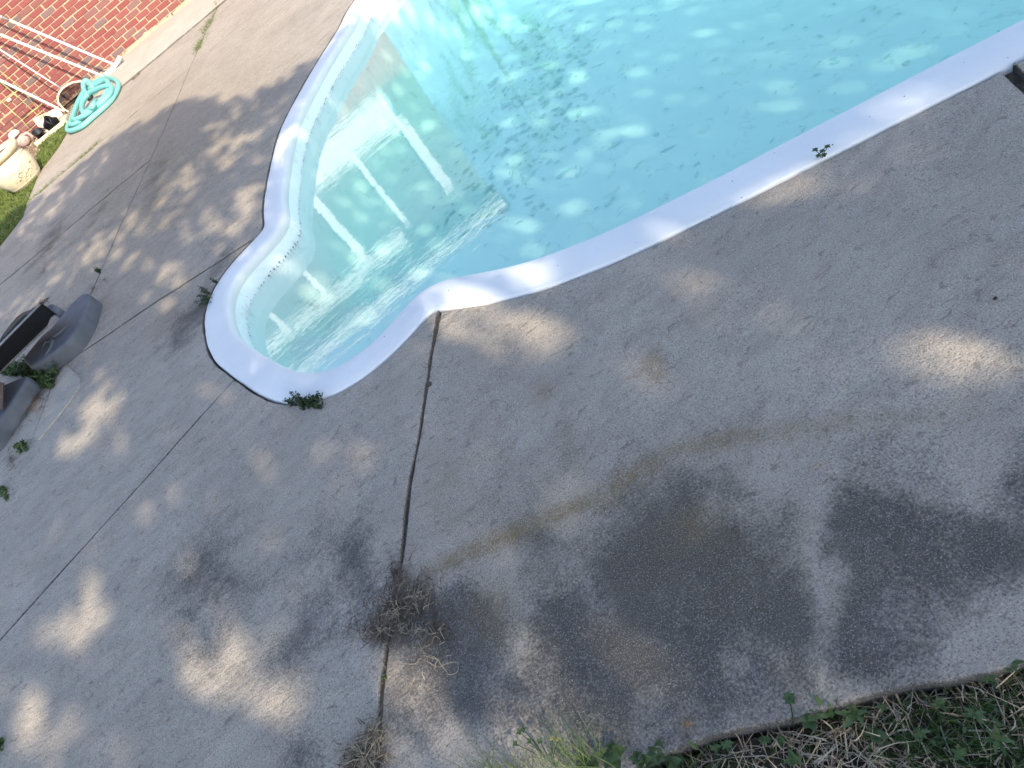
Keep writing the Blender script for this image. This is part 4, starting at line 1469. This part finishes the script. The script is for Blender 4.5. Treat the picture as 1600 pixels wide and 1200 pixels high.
# cream tray with black nursery pots
ta, tb = gp(60, 228), gp(106, 191)
td = (tb - ta) / np.linalg.norm(tb - ta)
tn_ = np.array([-td[1], td[0], 0])
TM = Matrix.Translation(ta) @ Matrix(((td[0], tn_[0], 0), (td[1], tn_[1], 0), (0, 0, 1))).to_4x4()
TLEN = float(np.linalg.norm(tb - ta))
tray = tag(empty('planter_tray', ta), 'long cream plastic planter tray on the soil, left of the hose', 'tray')
for lo, hi, nm in (((0, 0, 0), (TLEN, 0.20, 0.012), 'tray_base'), ((0, -0.012, 0), (TLEN, 0, 0.055), 'tray_side'), ((0, 0.20, 0), (TLEN, 0.212, 0.055), 'tray_side'), ((-0.012, -0.012, 0), (0, 0.212, 0.055), 'tray_end'), ((TLEN, -0.012, 0), (TLEN + 0.012, 0.212, 0.055), 'tray_end')):
    bm = bmesh.new()
    box_bm(bm, lo, hi, 0.003, TM)
    done(bm, nm, 'cream_plastic', tray)


def nursery_pot(u_, v_, z_, r_, tilt, label):
    c0 = TM @ Vector((u_, v_, z_))
    po = tag(empty('nursery_pot', c0), label, 'plant pot', 'black nursery pots in the tray')
    o = lathe('pot_wall', [(r_ * 0.72, 0), (r_ * 0.95, r_ * 1.3), (r_ * 1.05, r_ * 1.32), (r_ * 1.05, r_ * 1.5), (r_ * 0.92, r_ * 1.5), (r_ * 0.7, r_ * 0.3)], 'black_plastic', None, (0, 0, 0), 18)
    o.data.transform(Matrix.Rotation(tilt, 4, 'Y') @ Matrix.Rotation(0.3, 4, 'X'))
    o.matrix_world = Matrix.Translation(c0)
    o.parent = po
    o.matrix_parent_inverse = po.matrix_world.inverted()


nursery_pot(0.10, 0.08, 0.03, 0.075, 0.25, 'black nursery pot standing at the pot end of the cream tray')
nursery_pot(TLEN * 0.48, 0.10, 0.08, 0.085, 1.2, 'black nursery pot lying tipped over in the middle of the cream tray')
nursery_pot(TLEN * 0.80, 0.10, 0.07, 0.07, -1.1, 'black nursery pot lying at the hose end of the cream tray')
bm = bmesh.new()
bq = [vp(60, 199, 12.25), vp(97, 178, 12.25)]
d = Vector(bq[1] - bq[0]).normalized()
P4 = [Vector(bq[0]) + Vector((0, 0, -0.02)), Vector(bq[1]) + Vector((0, 0, -0.02)), Vector(bq[1]) + Vector((0, 0.12, 0.08)), Vector(bq[0]) + Vector((0, 0.16, 0.10))]
lv = [bm.verts.new(p_) for p_ in P4]
hv = [bm.verts.new(p_ + Vector((0, 0.012, -0.018))) for p_ in P4]
bm.faces.new(lv)
bm.faces.new(hv[::-1])
for i in range(4):
    bm.faces.new((lv[i], lv[(i + 1) % 4], hv[(i + 1) % 4], hv[i]))
tag(done(bm, 'edging_board', 'cream_plastic'), 'flat cream board leaning at the foot of the wall behind the tray', 'board')

trel = tag(empty('garden_trellis', vp(60, 200, 12.35)), 'thin yellow green cane trellis standing against the brick wall', 'trellis')
for pts, r_, mt, nm in (([(-30, 87), (33, 137), (72, 188)], 0.004, 'bamboo_green', 'cane'), ([(-25, 107), (24, 147), (52, 174), (70, 190)], 0.005, 'bamboo_green', 'cane'), ([(-20, 139), (34, 187), (52, 209)], 0.0045, 'bamboo_green', 'cane'),
                        ([(4, 161), (28, 141)], 0.0065, 'bamboo_green', 'cane'), ([(34, 188), (66, 162)], 0.0045, 'bamboo_green', 'cane'), ([(-10, 172), (24, 200), (48, 222)], 0.004, 'wire_dark', 'wire'), ([(-10, 190), (20, 214)], 0.004, 'wire_dark', 'wire'),
                        ([(0, 203), (40, 168)], 0.004, 'wire_dark', 'wire'), ([(0, 178), (20, 158)], 0.004, 'wire_dark', 'wire'), ([(4, 222), (30, 196)], 0.004, 'wire_dark', 'wire'), ([(-8, 152), (14, 134)], 0.004, 'wire_dark', 'wire'), ([(40, 205), (78, 172)], 0.003, 'wire_dark', 'wire')):
    bm = bmesh.new()
    tube_bm(bm, [vp(x, y, 12.34 + 0.01 * rng.normal()) for x, y in pts], r_, 6)
    done(bm, nm, mt, trel)
bm = bmesh.new()
c_ = vp(14, 156, 12.31)
box_bm(bm, c_ + np.array([-0.03, -0.003, -0.015]), c_ + np.array([0.03, 0.003, 0.015]), 0.002)
done(bm, 'plant_tag', 'chalk_white', trel)

# ------------------------------------------------------------------ moulded base, hopper and friends at the left
def sheet_block(name, top_px, ztop, grow, mat, parent, zbot=0.0, bevel=0.02, tilt=0.0):
    T = np.array([g2(x, y, ztop) for x, y in top_px])
    ar = 0.5 * np.sum(T[:, 0] * np.roll(T[:, 1], -1) - np.roll(T[:, 0], -1) * T[:, 1])
    if ar < 0:
        T = T[::-1]
    T = gsmooth(resample_closed(np.array(densify(list(T), 0.05)), 0.015), 1.5)
    tg = np.roll(T, -1, axis=0) - np.roll(T, 1, axis=0)
    tg /= np.linalg.norm(tg, axis=1, keepdims=True)
    outw = gsmooth(np.stack([tg[:, 1], -tg[:, 0]], axis=1), 4.0)
    n = len(T)
    rows_ = []
    for d_, z_ in ((grow, zbot), (grow, zbot + 0.012), (0.011, ztop - bevel * 2.0), (0.010, ztop - bevel * 1.2), (0.004, ztop - bevel * 0.45), (-0.004, ztop - bevel * 0.12), (-0.012, ztop), (-0.022, ztop)):
        rows_.append(np.column_stack([T + outw * d_, np.full(n, z_)]))
    V = np.concatenate(rows_)
    F = [(r_ * n + i, r_ * n + (i + 1) % n, (r_ + 1) * n + (i + 1) % n, (r_ + 1) * n + i) for r_ in range(len(rows_) - 1) for i in range(n)]
    F.append(tuple((len(rows_) - 1) * n + i for i in range(n)))
    return link(name, mesh_from(V, F), mat, parent)


base1 = tag(empty('moulded_base', gp(120, 530)), 'big wedge shaped grey plastic base with rounded edges on the deck', 'plastic base', 'grey moulded bases')
sheet_block('shell', [(133, 457), (138, 462), (132, 482), (126, 500), (117, 516), (106, 532), (84, 549), (62, 565), (46, 573), (43, 566), (35, 562), (52, 540), (66, 523), (80, 513), (96, 493), (112, 474), (122, 464)], 0.105, 0.012, 'grey_moulded_plastic', base1, 0.0, 0.014)
bm = bmesh.new()
for pts in ([(70, 534), (82, 528), (94, 520), (106, 508)], [(66, 545), (72, 534), (82, 533), (80, 543), (70, 556)]):
    tube_bm(bm, [gp(x, y, 0.105) for x, y in pts], [0.002, 0.011, 0.011, 0.002][:len(pts)] if len(pts) == 4 else [0.002, 0.012, 0.014, 0.012, 0.002], 8)
done(bm, 'moulded_rib', 'grey_moulded_plastic', base1)
sheet_block('foot_block', [(72, 479), (79, 474), (91, 482), (89, 488), (84, 489)], 0.11, 0.01, 'grey_moulded_plastic', base1, 0.0, 0.01)
base2 = tag(empty('moulded_base', gp(20, 650)), 'smaller grey plastic base cut off by the left edge, under the rusty plate', 'plastic base', 'grey moulded bases')
sheet_block('shell', [(6, 601), (40, 587), (42, 591), (28, 612), (12, 637), (-2, 656), (-25, 690), (-60, 700), (-50, 630)], 0.105, 0.012, 'grey_moulded_plastic', base2, 0.0, 0.014)
bm = bmesh.new()
P4 = [gp(-25, 640, 0.135), gp(4, 640, 0.135), gp(5, 598, 0.20), gp(-20, 590, 0.21)]
lv = [bm.verts.new(p_) for p_ in P4]
hv = [bm.verts.new(Vector(p_) + Vector((-0.01, 0.02, -0.012))) for p_ in P4]
bm.faces.new(lv)
bm.faces.new(hv[::-1])
for i in range(4):
    bm.faces.new((lv[i], lv[(i + 1) % 4], hv[(i + 1) % 4], hv[i]))
tag(done(bm, 'rusty_plate', 'rust_metal'), 'rusty brown metal plate resting on the smaller grey base', 'metal plate')

hop = tag(empty('long_box', gp(40, 540, 0.14)), 'long charcoal plastic box with slanted end lying on the grey base', 'box')
bm = bmesh.new()
pA, pB, pC = gp(63, 474.5, 0.34), gp(-40, 580, 0.34), gp(74, 509, 0.145)
pn = np.cross(pB - pA, pC - pA)


def face_pt(x, y):
    d_ = ray(x, y)
    return EYE + d_ * (np.dot(pA - EYE, pn) / np.dot(d_, pn))


fp = [face_pt(*q_) for q_ in ((63, 474.5), (87, 491), (80, 495), (74, 509), (-40, 619), (-40, 580))]
back = np.array([-0.20, 0.09, -0.02])
fv = [bm.verts.new(p_) for p_ in fp]
bv = [bm.verts.new(p_ + back * (1 if i in (0, 5) else 0.8)) for i, p_ in enumerate(fp)]
bm.faces.new(fv)
bm.faces.new(bv[::-1])
for i in range(6):
    bm.faces.new((fv[i], fv[(i + 1) % 6], bv[(i + 1) % 6], bv[i]))
done(bm, 'box_shell', 'charcoal_plastic', hop)
shaft(hop, face_pt(63.5, 474.2), face_pt(-40, 579.5), 0.007, 'top_lip', 'grey_plastic', 6)
shaft(hop, face_pt(73.5, 510), face_pt(-40, 620), 0.009, 'bottom_lip', 'grey_plastic', 6)
shaft(hop, face_pt(62.5, 473.5), face_pt(87.5, 491), 0.005, 'end_lip', 'black_plastic', 6)
lidp = [gp(x, y, 0.345) for x, y in ((61, 475), (50, 483), (36, 488), (26, 495), (16, 507), (7, 519), (0, 530), (-40, 575))]
lidf = [gp(x, y, 0.335) for x, y in ((61, 477), (52, 486), (40, 498), (30, 508), (20, 519), (10, 529), (0, 539), (-40, 579))]
bm = bmesh.new()
A_ = [bm.verts.new(p_) for p_ in lidp]
B_ = [bm.verts.new(p_) for p_ in lidf]
C_ = [bm.verts.new((Vector(p_) + Vector(q_)) / 2 + Vector((-0.02, 0.0, -0.012))) for p_, q_ in zip(lidp, lidf)]
for i in range(7):
    bm.faces.new((A_[i], A_[i + 1], B_[i + 1], B_[i]))
    bm.faces.new((A_[i], A_[i + 1], C_[i + 1], C_[i]))
    bm.faces.new((B_[i], B_[i + 1], C_[i + 1], C_[i]))
done(bm, 'curved_lid', 'charcoal_plastic', hop, True)
pile = px_cloud([(92, 495, 9, 10, 1.0), (84, 506, 8, 8, 1.0), (76, 515, 5, 5, 0.6), (100, 488, 6, 4, .5)], 380, 0.11)
litter('leaf_litter', pile, 0.05, 0.004, 'dry_twig', 'dry leaves and twigs caught between the charcoal box and the grey base', 0.02, 0.6)
pile = px_cloud([(30, 650, 26, 14, 1.0), (55, 625, 22, 12, 1.0), (14, 670, 14, 16, 1.2), (75, 600, 16, 10, .8), (95, 567, 14, 6, .8), (45, 640, 30, 10, .7)], 900, 0.005)
litter('leaf_litter', pile, 0.05, 0.003, 'dry_twig', 'dry twigs and dead leaves along the foot of the smaller grey base', 0.006, 0.5)
pile = px_cloud([(148, 452, 12, 6, 1.0), (165, 440, 8, 10, .6), (20, 720, 10, 40, .5)], 200, 0.005)
litter('leaf_litter', pile, 0.035, 0.003, 'dry_twig', 'crumbs of dead leaves at the end of the joint behind the grey base', 0.004, 0.4)

# ------------------------------------------------------------------ weeds
def small_weed(px, py, rx, ry, n, hgt_, leaf, mat, label, group='weeds in the deck joints', lean=(0, 0)):
    """low weed: thin stems carrying many little leaves"""
    c0 = gp(px, py, 0.0)
    w = tag(empty('weed', c0), label, 'weed', group)
    ax = gp(px + rx, py, 0)[:2] - c0[:2]
    ay = gp(px, py + ry, 0)[:2] - c0[:2]
    bm = bmesh.new()
    tips = []
    for i in range(n):
        u_, v_ = rng.normal(0, 0.5, 2)
        u_, v_ = np.clip([u_, v_], -1, 1)
        root = np.array([c0[0], c0[1], -0.01]) + np.append(ax * u_ * 0.6 + ay * v_ * 0.6, 0)
        tip = np.array([c0[0], c0[1], 0.0]) + np.append(ax * u_ * 1.0 + ay * v_ * 1.0, hgt_ * rng.uniform(0.4, 1.0)) + np.array([lean[0], lean[1], 0]) * hgt_
        mid = (root + tip) / 2 + np.array([0, 0, hgt_ * 0.15])
        tube_bm(bm, [root, mid, tip], [0.0012, 0.001, 0.0007], 4, False)
        for t_ in np.linspace(0.25, 1, 8):
            pnt = root * (1 - t_) ** 2 + 2 * mid * t_ * (1 - t_) + tip * t_ ** 2
            tips.append(pnt)
    done(bm, 'stem', 'dark_weed_green', w)
    C = np.repeat(np.array(tips), 2, axis=0)
    C = C + rng.normal(0, leaf * 0.55, C.shape)
    C[:, 2] = np.maximum(C[:, 2], 0.003)
    link('foliage', leaf_mesh(C, leaf, np.array([[0, 0, 1.0]]), 0.6), mat, w)
    return w


small_weed(478, 633, 29, 12, 60, 0.030, 0.0065, 'dark_weed_green', 'dark low weed at the rounded tip of the pool coping', lean=(0.3, 0.5))
small_weed(328, 462, 9, 20, 18, 0.045, 0.0065, 'dark_weed_green', 'upright weed behind the left curve of the coping', lean=(-0.9, 0.3))
small_weed(340, 442, 3, 6, 4, 0.05, 0.0065, 'dark_weed_green', 'thin weed sprig just above the upright weed by the coping', lean=(-0.3, 0.3))
small_weed(156, 424, 5, 8, 8, 0.03, 0.008, 'dark_weed_green', 'tiny weed in the cracked joint above the big grey base')
small_weed(68, 580, 30, 19, 300, 0.075, 0.0095, 'weed_green', 'bushy green weed between the two grey bases')
small_weed(28, 580, 26, 11, 150, 0.07, 0.0095, 'weed_green', 'straggling green weed under the charcoal box')
small_weed(76, 600, 12, 8, 80, 0.04, 0.009, 'weed_green', 'light green weed at the edge of the pale concrete patch')
small_weed(36, 700, 9, 12, 22, 0.035, 0.009, 'weed_green', 'low weed below the pale concrete patch')
small_weed(8, 768, 8, 14, 22, 0.03, 0.009, 'weed_green', 'low weed at the left edge under the others')
small_weed(3, 1163, 4, 10, 12, 0.02, 0.006, 'weed_green', 'tiny weed at the left edge near the bottom')
small_weed(601, 1057, 3, 5, 8, 0.010, 0.004, 'weed_green', 'tiny green sprout in the joint under the twig heap')


def leaf_shape(name, L_, W_, lobes=0, fold=0.25, curl=0.3):
    n = 9
    V, F = [], []
    for i in range(n):
        t_ = i / (n - 1)
        w = W_ * math.sin(math.pi * (t_ ** 0.8)) ** 0.8 * 0.5 + 0.0004
        if lobes:
            w *= 0.55 + 0.75 * ((t_ * lobes) % 1.0)
        z = L_ * curl * (t_ - t_ * t_ * 1.2)
        V += [(t_ * L_, -w, z + w * fold), (t_ * L_, 0, z), (t_ * L_, w, z + w * fold)]
    for i in range(n - 1):
        for j in range(2):
            F.append((i * 3 + j, i * 3 + j + 1, i * 3 + 4 + j, i * 3 + 3 + j))
    me = mesh_from(V, F)
    a_ = me.attributes.new('tint', 'FLOAT', 'POINT')
    a_.data.foreach_set('value', np.full(len(V), 0.15, np.float32))
    me.name = name
    return me


LEAF = {'broad': leaf_shape('leaf', 0.038, 0.022), 'tooth': leaf_shape('leaf', 0.050, 0.018, 4), 'small': leaf_shape('leaf', 0.018, 0.013), 'star': leaf_shape('leaf', 0.024, 0.008)}
for m_ in LEAF.values():
    m_.materials.append(MAT['weed_green'])


def put_leaf(parent, kind, loc, az, pitch, s=1.0, roll=0.0):
    o = link('leaf', LEAF[kind], None, None)
    o.matrix_world = Matrix.Translation(tuple(loc)) @ Matrix.Rotation(az, 4, 'Z') @ Matrix.Rotation(-pitch, 4, 'Y') @ Matrix.Rotation(roll, 4, 'X') @ Matrix.Scale(s, 4)
    mw = o.matrix_world.copy()
    o.parent = parent
    o.matrix_parent_inverse = parent.matrix_world.inverted()
    o.matrix_world = mw
    return o


def rosette(px, py, z, kind, n, s, label, group, spread=6.283, az0=0.0, pitch=(0.25, 1.05)):
    c0 = gp(px, py, z)
    w = tag(empty('leafy_weed', c0), label, 'weed', group)
    for i in range(n):
        az = az0 + spread * (i + rng.uniform(-0.3, 0.3)) / n
        put_leaf(w, kind, c0 + np.array([0, 0, 0.004 * i]), az, rng.uniform(*pitch), s * rng.uniform(0.75, 1.15), rng.normal(0, 0.25))
    return w


GW = 'weeds along the lawn edge'
rosette(930, 1196, -0.03, 'broad', 11, 1.00, 'broad leaved weed beside the tall grass tuft', GW)
rosette(968, 1185, -0.02, 'broad', 12, 1.19, 'biggest broad leaved weed at the deck edge, right of the grass tuft', GW)
rosette(1010, 1190, -0.03, 'broad', 10, 0.88, 'broad leaved weed between two larger ones at the bottom edge', GW)
rosette(1035, 1182, -0.02, 'broad', 9, 0.94, 'weed with rounded leaves lapping onto the deck', GW)
rosette(1060, 1196, -0.04, 'broad', 10, 0.75, 'small broad leaved weed low at the bottom edge', GW)
rosette(1090, 1172, -0.02, 'tooth', 2, 0.62, 'single upright pointed leaf at the deck edge', GW, 0.5, 1.4, (0.5, 0.9))
rosette(1122, 1172, -0.03, 'star', 9, 0.7, 'dark star leaved weed under the upright pointed leaf', GW)
rosette(1142, 1166, -0.02, 'star', 9, 0.75, 'dark star leaved weed with a pale speck beside it', GW)
rosette(1198, 1160, -0.03, 'small', 7, 0.75, 'little pale leaved weed on the dark slab edge', GW)
rosette(1245, 1192, -0.02, 'broad', 9, 0.65, 'round rosette weed with a yellow green heart at the bottom', GW)
rosette(1225, 1160, -0.04, 'small', 8, 0.9, 'small clover like weed left of the toothed leaves', GW)
rosette(1268, 1128, -0.02, 'small', 7, 1.3, 'pale scalloped weed beside the stalked one', GW)
rosette(1300, 1122, -0.03, 'tooth', 6, 0.95, 'toothed dandelion leaves leaning onto the slab', GW, 3.0, 0.4)
rosette(1340, 1120, -0.04, 'tooth', 7, 0.9, 'dandelion tuft right of the leaning toothed leaves', GW)
rosette(1370, 1150, -0.04, 'broad', 7, 0.6, 'green weed inside the dry grass, below the dandelion tuft', GW)
rosette(1380, 1108, -0.03, 'star', 7, 0.7, 'small star weed where the dry grass meets the slab', GW)
rosette(1470, 1105, -0.03, 'star', 10, 0.8, 'star leaved weed in the middle of the dry grass', GW)
rosette(1525, 1122, -0.03, 'star', 10, 0.9, 'star leaved weed in the right of the dry grass', GW)
rosette(1545, 1065, -0.03, 'star', 9, 0.85, 'star leaved weed hugging the slab edge at the right', GW)
rosette(1580, 1045, -0.03, 'star', 9, 0.9, 'star leaved weed at the right edge of the photo', GW)
rosette(1440, 1150, -0.03, 'star', 9, 0.8, 'star leaved weed low in the dry grass', GW)
rosette(1560, 1160, -0.03, 'tooth', 7, 0.7, 'toothed weed at the bottom right corner', GW)
rosette(1500, 1180, -0.03, 'broad', 6, 0.55, 'small broad weed at the bottom, left of the corner', GW)
# stalked weed over the slab edge
c0 = gp(1240, 1138, -0.02)
tp = c0 + (gp(1234, 1092, 0.07) - c0)
w = tag(empty('stalked_weed', c0), 'single stalk weed with a round scalloped leaf whorl above the slab edge', 'weed', GW)
bm = bmesh.new()
tube_bm(bm, [c0, (c0 + tp) / 2 + np.array([0.002, 0, 0.004]), tp], 0.0014, 6)
done(bm, 'stem', 'dark_weed_green', w)
for i in range(8):
    put_leaf(w, 'small', tp + np.array([0, 0, 0.003 * (i % 2)]), i * 0.785 + 0.2, 0.12 + 0.25 * (i % 2), 0.75)
# three stemmed weed by the long coping
c0 = gp(1283, 246, 0.0)
w = tag(empty('sprig_weed', c0), 'small three stemmed weed standing against the long white coping', 'weed', 'weeds in the deck joints')
for (x, y, z) in ((1274, 235, 0.035), (1285, 237, 0.03), (1293, 230, 0.045), (1279, 244, 0.015), (1288, 243, 0.016)):
    tp = gp(x, y, z)
    bm = bmesh.new()
    tube_bm(bm, [c0 + np.array([0, 0, -0.01]), (c0 + tp) / 2 + np.array([0.002, 0, 0.002]), tp], 0.0011, 5)
    done(bm, 'stem', 'dark_weed_green', w)
    for i in range(6):
        put_leaf(w, 'small', tp, i * 1.05 + x, 0.2 + 0.3 * (i % 2), 0.62)
# tall grass tufts reaching over the slab
for (lbl, rts, tps, n) in (('tall blue green grass tuft fanning left over the slab corner', (800, 1222, 45, 12), [(694, 1159), (745, 1160), (780, 1165), (815, 1172), (720, 1185), (830, 1160), (850, 1180), (762, 1190), (735, 1200), (790, 1150)], 90),
                           ('tall sunlit grass tuft fanning up between the light patches', (925, 1212, 38, 14), [(830, 1105), (852, 1098), (866, 1110), (882, 1104), (896, 1090), (872, 1130), (900, 1125), (846, 1140), (838, 1165), (820, 1170), (905, 1145), (880, 1150)], 110)):
    rx_, ry_, wx, wy = rts
    root = np.array([gp(rx_ + rng.normal(0, wx * 0.9), ry_ + rng.uniform(-2, wy), -0.05) for _ in range(n)])
    tip = np.array([gp(tps[i % len(tps)][0] + rng.normal(0, 15), tps[i % len(tps)][1] + rng.normal(0, 11), rng.uniform(0.05, 0.19)) for i in range(n)])
    v = tip - root
    ln = np.linalg.norm(v, axis=1)
    d = v / ln[:, None]
    dr = rng.normal(0, 0.05, (n, 3)) - np.array([0, 0, 0.10])
    d2 = d + np.array([0, 0, 0.10])
    o = link('grass_tuft', blades_mesh(root, d2, ln * rng.uniform(0.75, 1.12, n), rng.uniform(0.0012, 0.0027, n), dr, tint=rng.uniform(0, 1, n) ** 2, segs=6), 'blue_green_blade')
    tag(o, lbl, 'grass tuft', 'grass tufts at the slab corner')
c0 = gp(878, 1165, -0.03)
w = tag(empty('flower_weed', c0), 'spindly weed with tiny yellow flowers inside the sunlit grass tuft', 'weed', GW)
for (x, y, z) in ((864, 1154, 0.09), (873, 1156, 0.09), (812, 1144, 0.06), (818, 1140, 0.07), (828, 1158, 0.05), (844, 1158, 0.05), (806, 1162, 0.03)):
    tp = gp(x, y, z)
    bm = bmesh.new()
    tube_bm(bm, [gp(860, 1195, -0.03), (gp(860, 1195, -0.03) + tp) / 2 + np.array([0.004, 0, 0.006]), tp], 0.0009, 5)
    done(bm, 'stem', 'dark_weed_green', w)
    if x > 860:
        bm = bmesh.new()
        for i in range(5):
            a_ = i * 1.2566
            bm.faces.new([bm.verts.new(Vector(tp) + Vector((math.cos(a_ + o_) * r_, math.sin(a_ + o_) * r_, 0.002 * i))) for o_, r_ in ((-0.5, 0.003), (0, 0.0055), (0.5, 0.003))])
        done(bm, 'petal', 'yellow_petal', w)
    else:
        for i in range(4):
            put_leaf(w, 'small', tp, i * 1.6 + x, 0.4, 0.5)

# ------------------------------------------------------------------ bits on the coping, waterline and slabs
iW0, iW1 = near_i(g2(519, 575)), near_i(g2(567, 0))
pts, nr_ = [], []
for _ in range(520):
    i = int(rng.integers(iW0, iW1))
    den = 0.35 + 0.65 * (0.5 + 0.5 * math.sin(i * 0.11) * math.sin(i * 0.037 + 1))
    if rng.random() > den:
        continue
    q_ = INN[i] - NRM[i] * 0.002
    pts.append((q_[0], q_[1], WATER_Z + 0.004 + 0.014 * rng.random() ** 1.5))
    nr_.append((-NRM[i][0], -NRM[i][1], 0.0))
C, Nn = np.array(pts), np.array(nr_)
tg_ = np.column_stack([-Nn[:, 1], Nn[:, 0], rng.normal(0, 0.4, len(C))])
sz_ = rng.uniform(0.0025, 0.010, len(C))[:, None]
up_ = np.array([[0, 0, 1.0]]) * rng.uniform(0.0012, 0.0030, len(C))[:, None]
V = np.stack([C - tg_ * sz_, C - up_, C + tg_ * sz_, C + up_], axis=1) + Nn[:, None, :] * 0.003
tag(link('waterline_debris', quads_mesh(V, 4), 'dark_chip'), 'specks of dark debris stuck along the waterline of the pool wall', None, None, 'stuff')
# pale scum line
zz_ = WATER_Z + 0.006 + 0.004 * np.sin(np.arange(NI) * 0.21)
C = []
for (x, y) in ((1043, 100 * 3.1), (1110, 337), (1300, 227), (1358, 182), (1415, 150), (1505, 98), (1575, 89), (1212, 238), (1160, 308), (1145, 282), (990, 382), (930, 385), (405, 350), (398, 350), (383, 465), (600, 527), (548, 578), (402, 612), (1458, 100), (700, 455), (870, 415), (1335, 262), (390, 480), (352, 512)):
    q_ = gp(x + rng.normal(0, 2), y + rng.normal(0, 1), 0.005)
    C.append(q_)
C = np.array(C)
o = link('leaf_specks', leaf_mesh(C, 0.0032, np.array([[0, 0, 1.0]]), 0.3), 'dark_chip')
tag(o, 'tiny dark leaf specks scattered on the white coping', None, None, 'stuff')
bm = bmesh.new()
bmesh.ops.create_icosphere(bm, subdivisions=2, radius=1)
c0 = gp(1555, 466, 0.004)
for v in bm.verts:
    v.co = Vector((c0[0] + v.co.x * 0.0065, c0[1] + v.co.y * 0.004, c0[2] + v.co.z * 0.003 + 0.001 * math.sin(v.co.x * 5)))
tag(done(bm, 'dead_beetle', 'dark_chip', None, True), 'small dark dead beetle lying on the sunlit right side of the slab', 'beetle')
bm = bmesh.new()
for pts in ([(1142, 826), (1150, 829), (1156, 827)], [(1142, 826), (1149, 831), (1155, 833)], [(1141, 826), (1148, 825), (1152, 823)]):
    tube_bm(bm, [gp(x, y, 0.004) for x, y in pts], 0.0009, 5)
tag(done(bm, 'pine_sprig', 'dry_twig'), 'tiny forked dry sprig in the middle of the stained slab', 'twig')
bm = bmesh.new()
tube_bm(bm, [gp(x, y, 0.004) for x, y in ((1265, 737), (1275, 729), (1285, 720))], 0.0010, 5)
tag(done(bm, 'dry_stalk', 'dry_straw'), 'thin dry stalk lying at the top of the pale streak', 'twig')
bm = bmesh.new()
for _ in range(9):
    c0 = gp(1073 + rng.normal(0, 5), 1130 + rng.normal(0, 3.5), 0.003)
    r_ = bmesh.ops.create_icosphere(bm, subdivisions=1, radius=1)
    s_ = rng.uniform(0.001, 0.003)
    for v in r_['verts']:
        v.co = Vector((c0[0] + v.co.x * s_, c0[1] + v.co.y * s_, c0[2] + v.co.z * s_ * 0.5))
tag(done(bm, 'lichen_spot', 'orange_lichen'), 'small orange brown crumbly spot near the lawn edge of the slab', 'lichen')
C = []
for _ in range(420):
    q_ = gp(rng.uniform(0, 1600), rng.uniform(120, 1190), 0.004)
    if np.min(np.sum((INN - q_[:2]) ** 2, axis=1)) < 0.05 or inside(q_[None, :2], INN)[0] or (q_[:2] - le0) @ np.array([-led[1], led[0]]) < 0.02:
        continue
    C.append(q_)
C = np.array(C)
litter('deck_crumbs', C, 0.012, 0.0011, 'dry_twig', 'scattered dry crumbs and needles lying on the concrete', 0.0, 0.1)
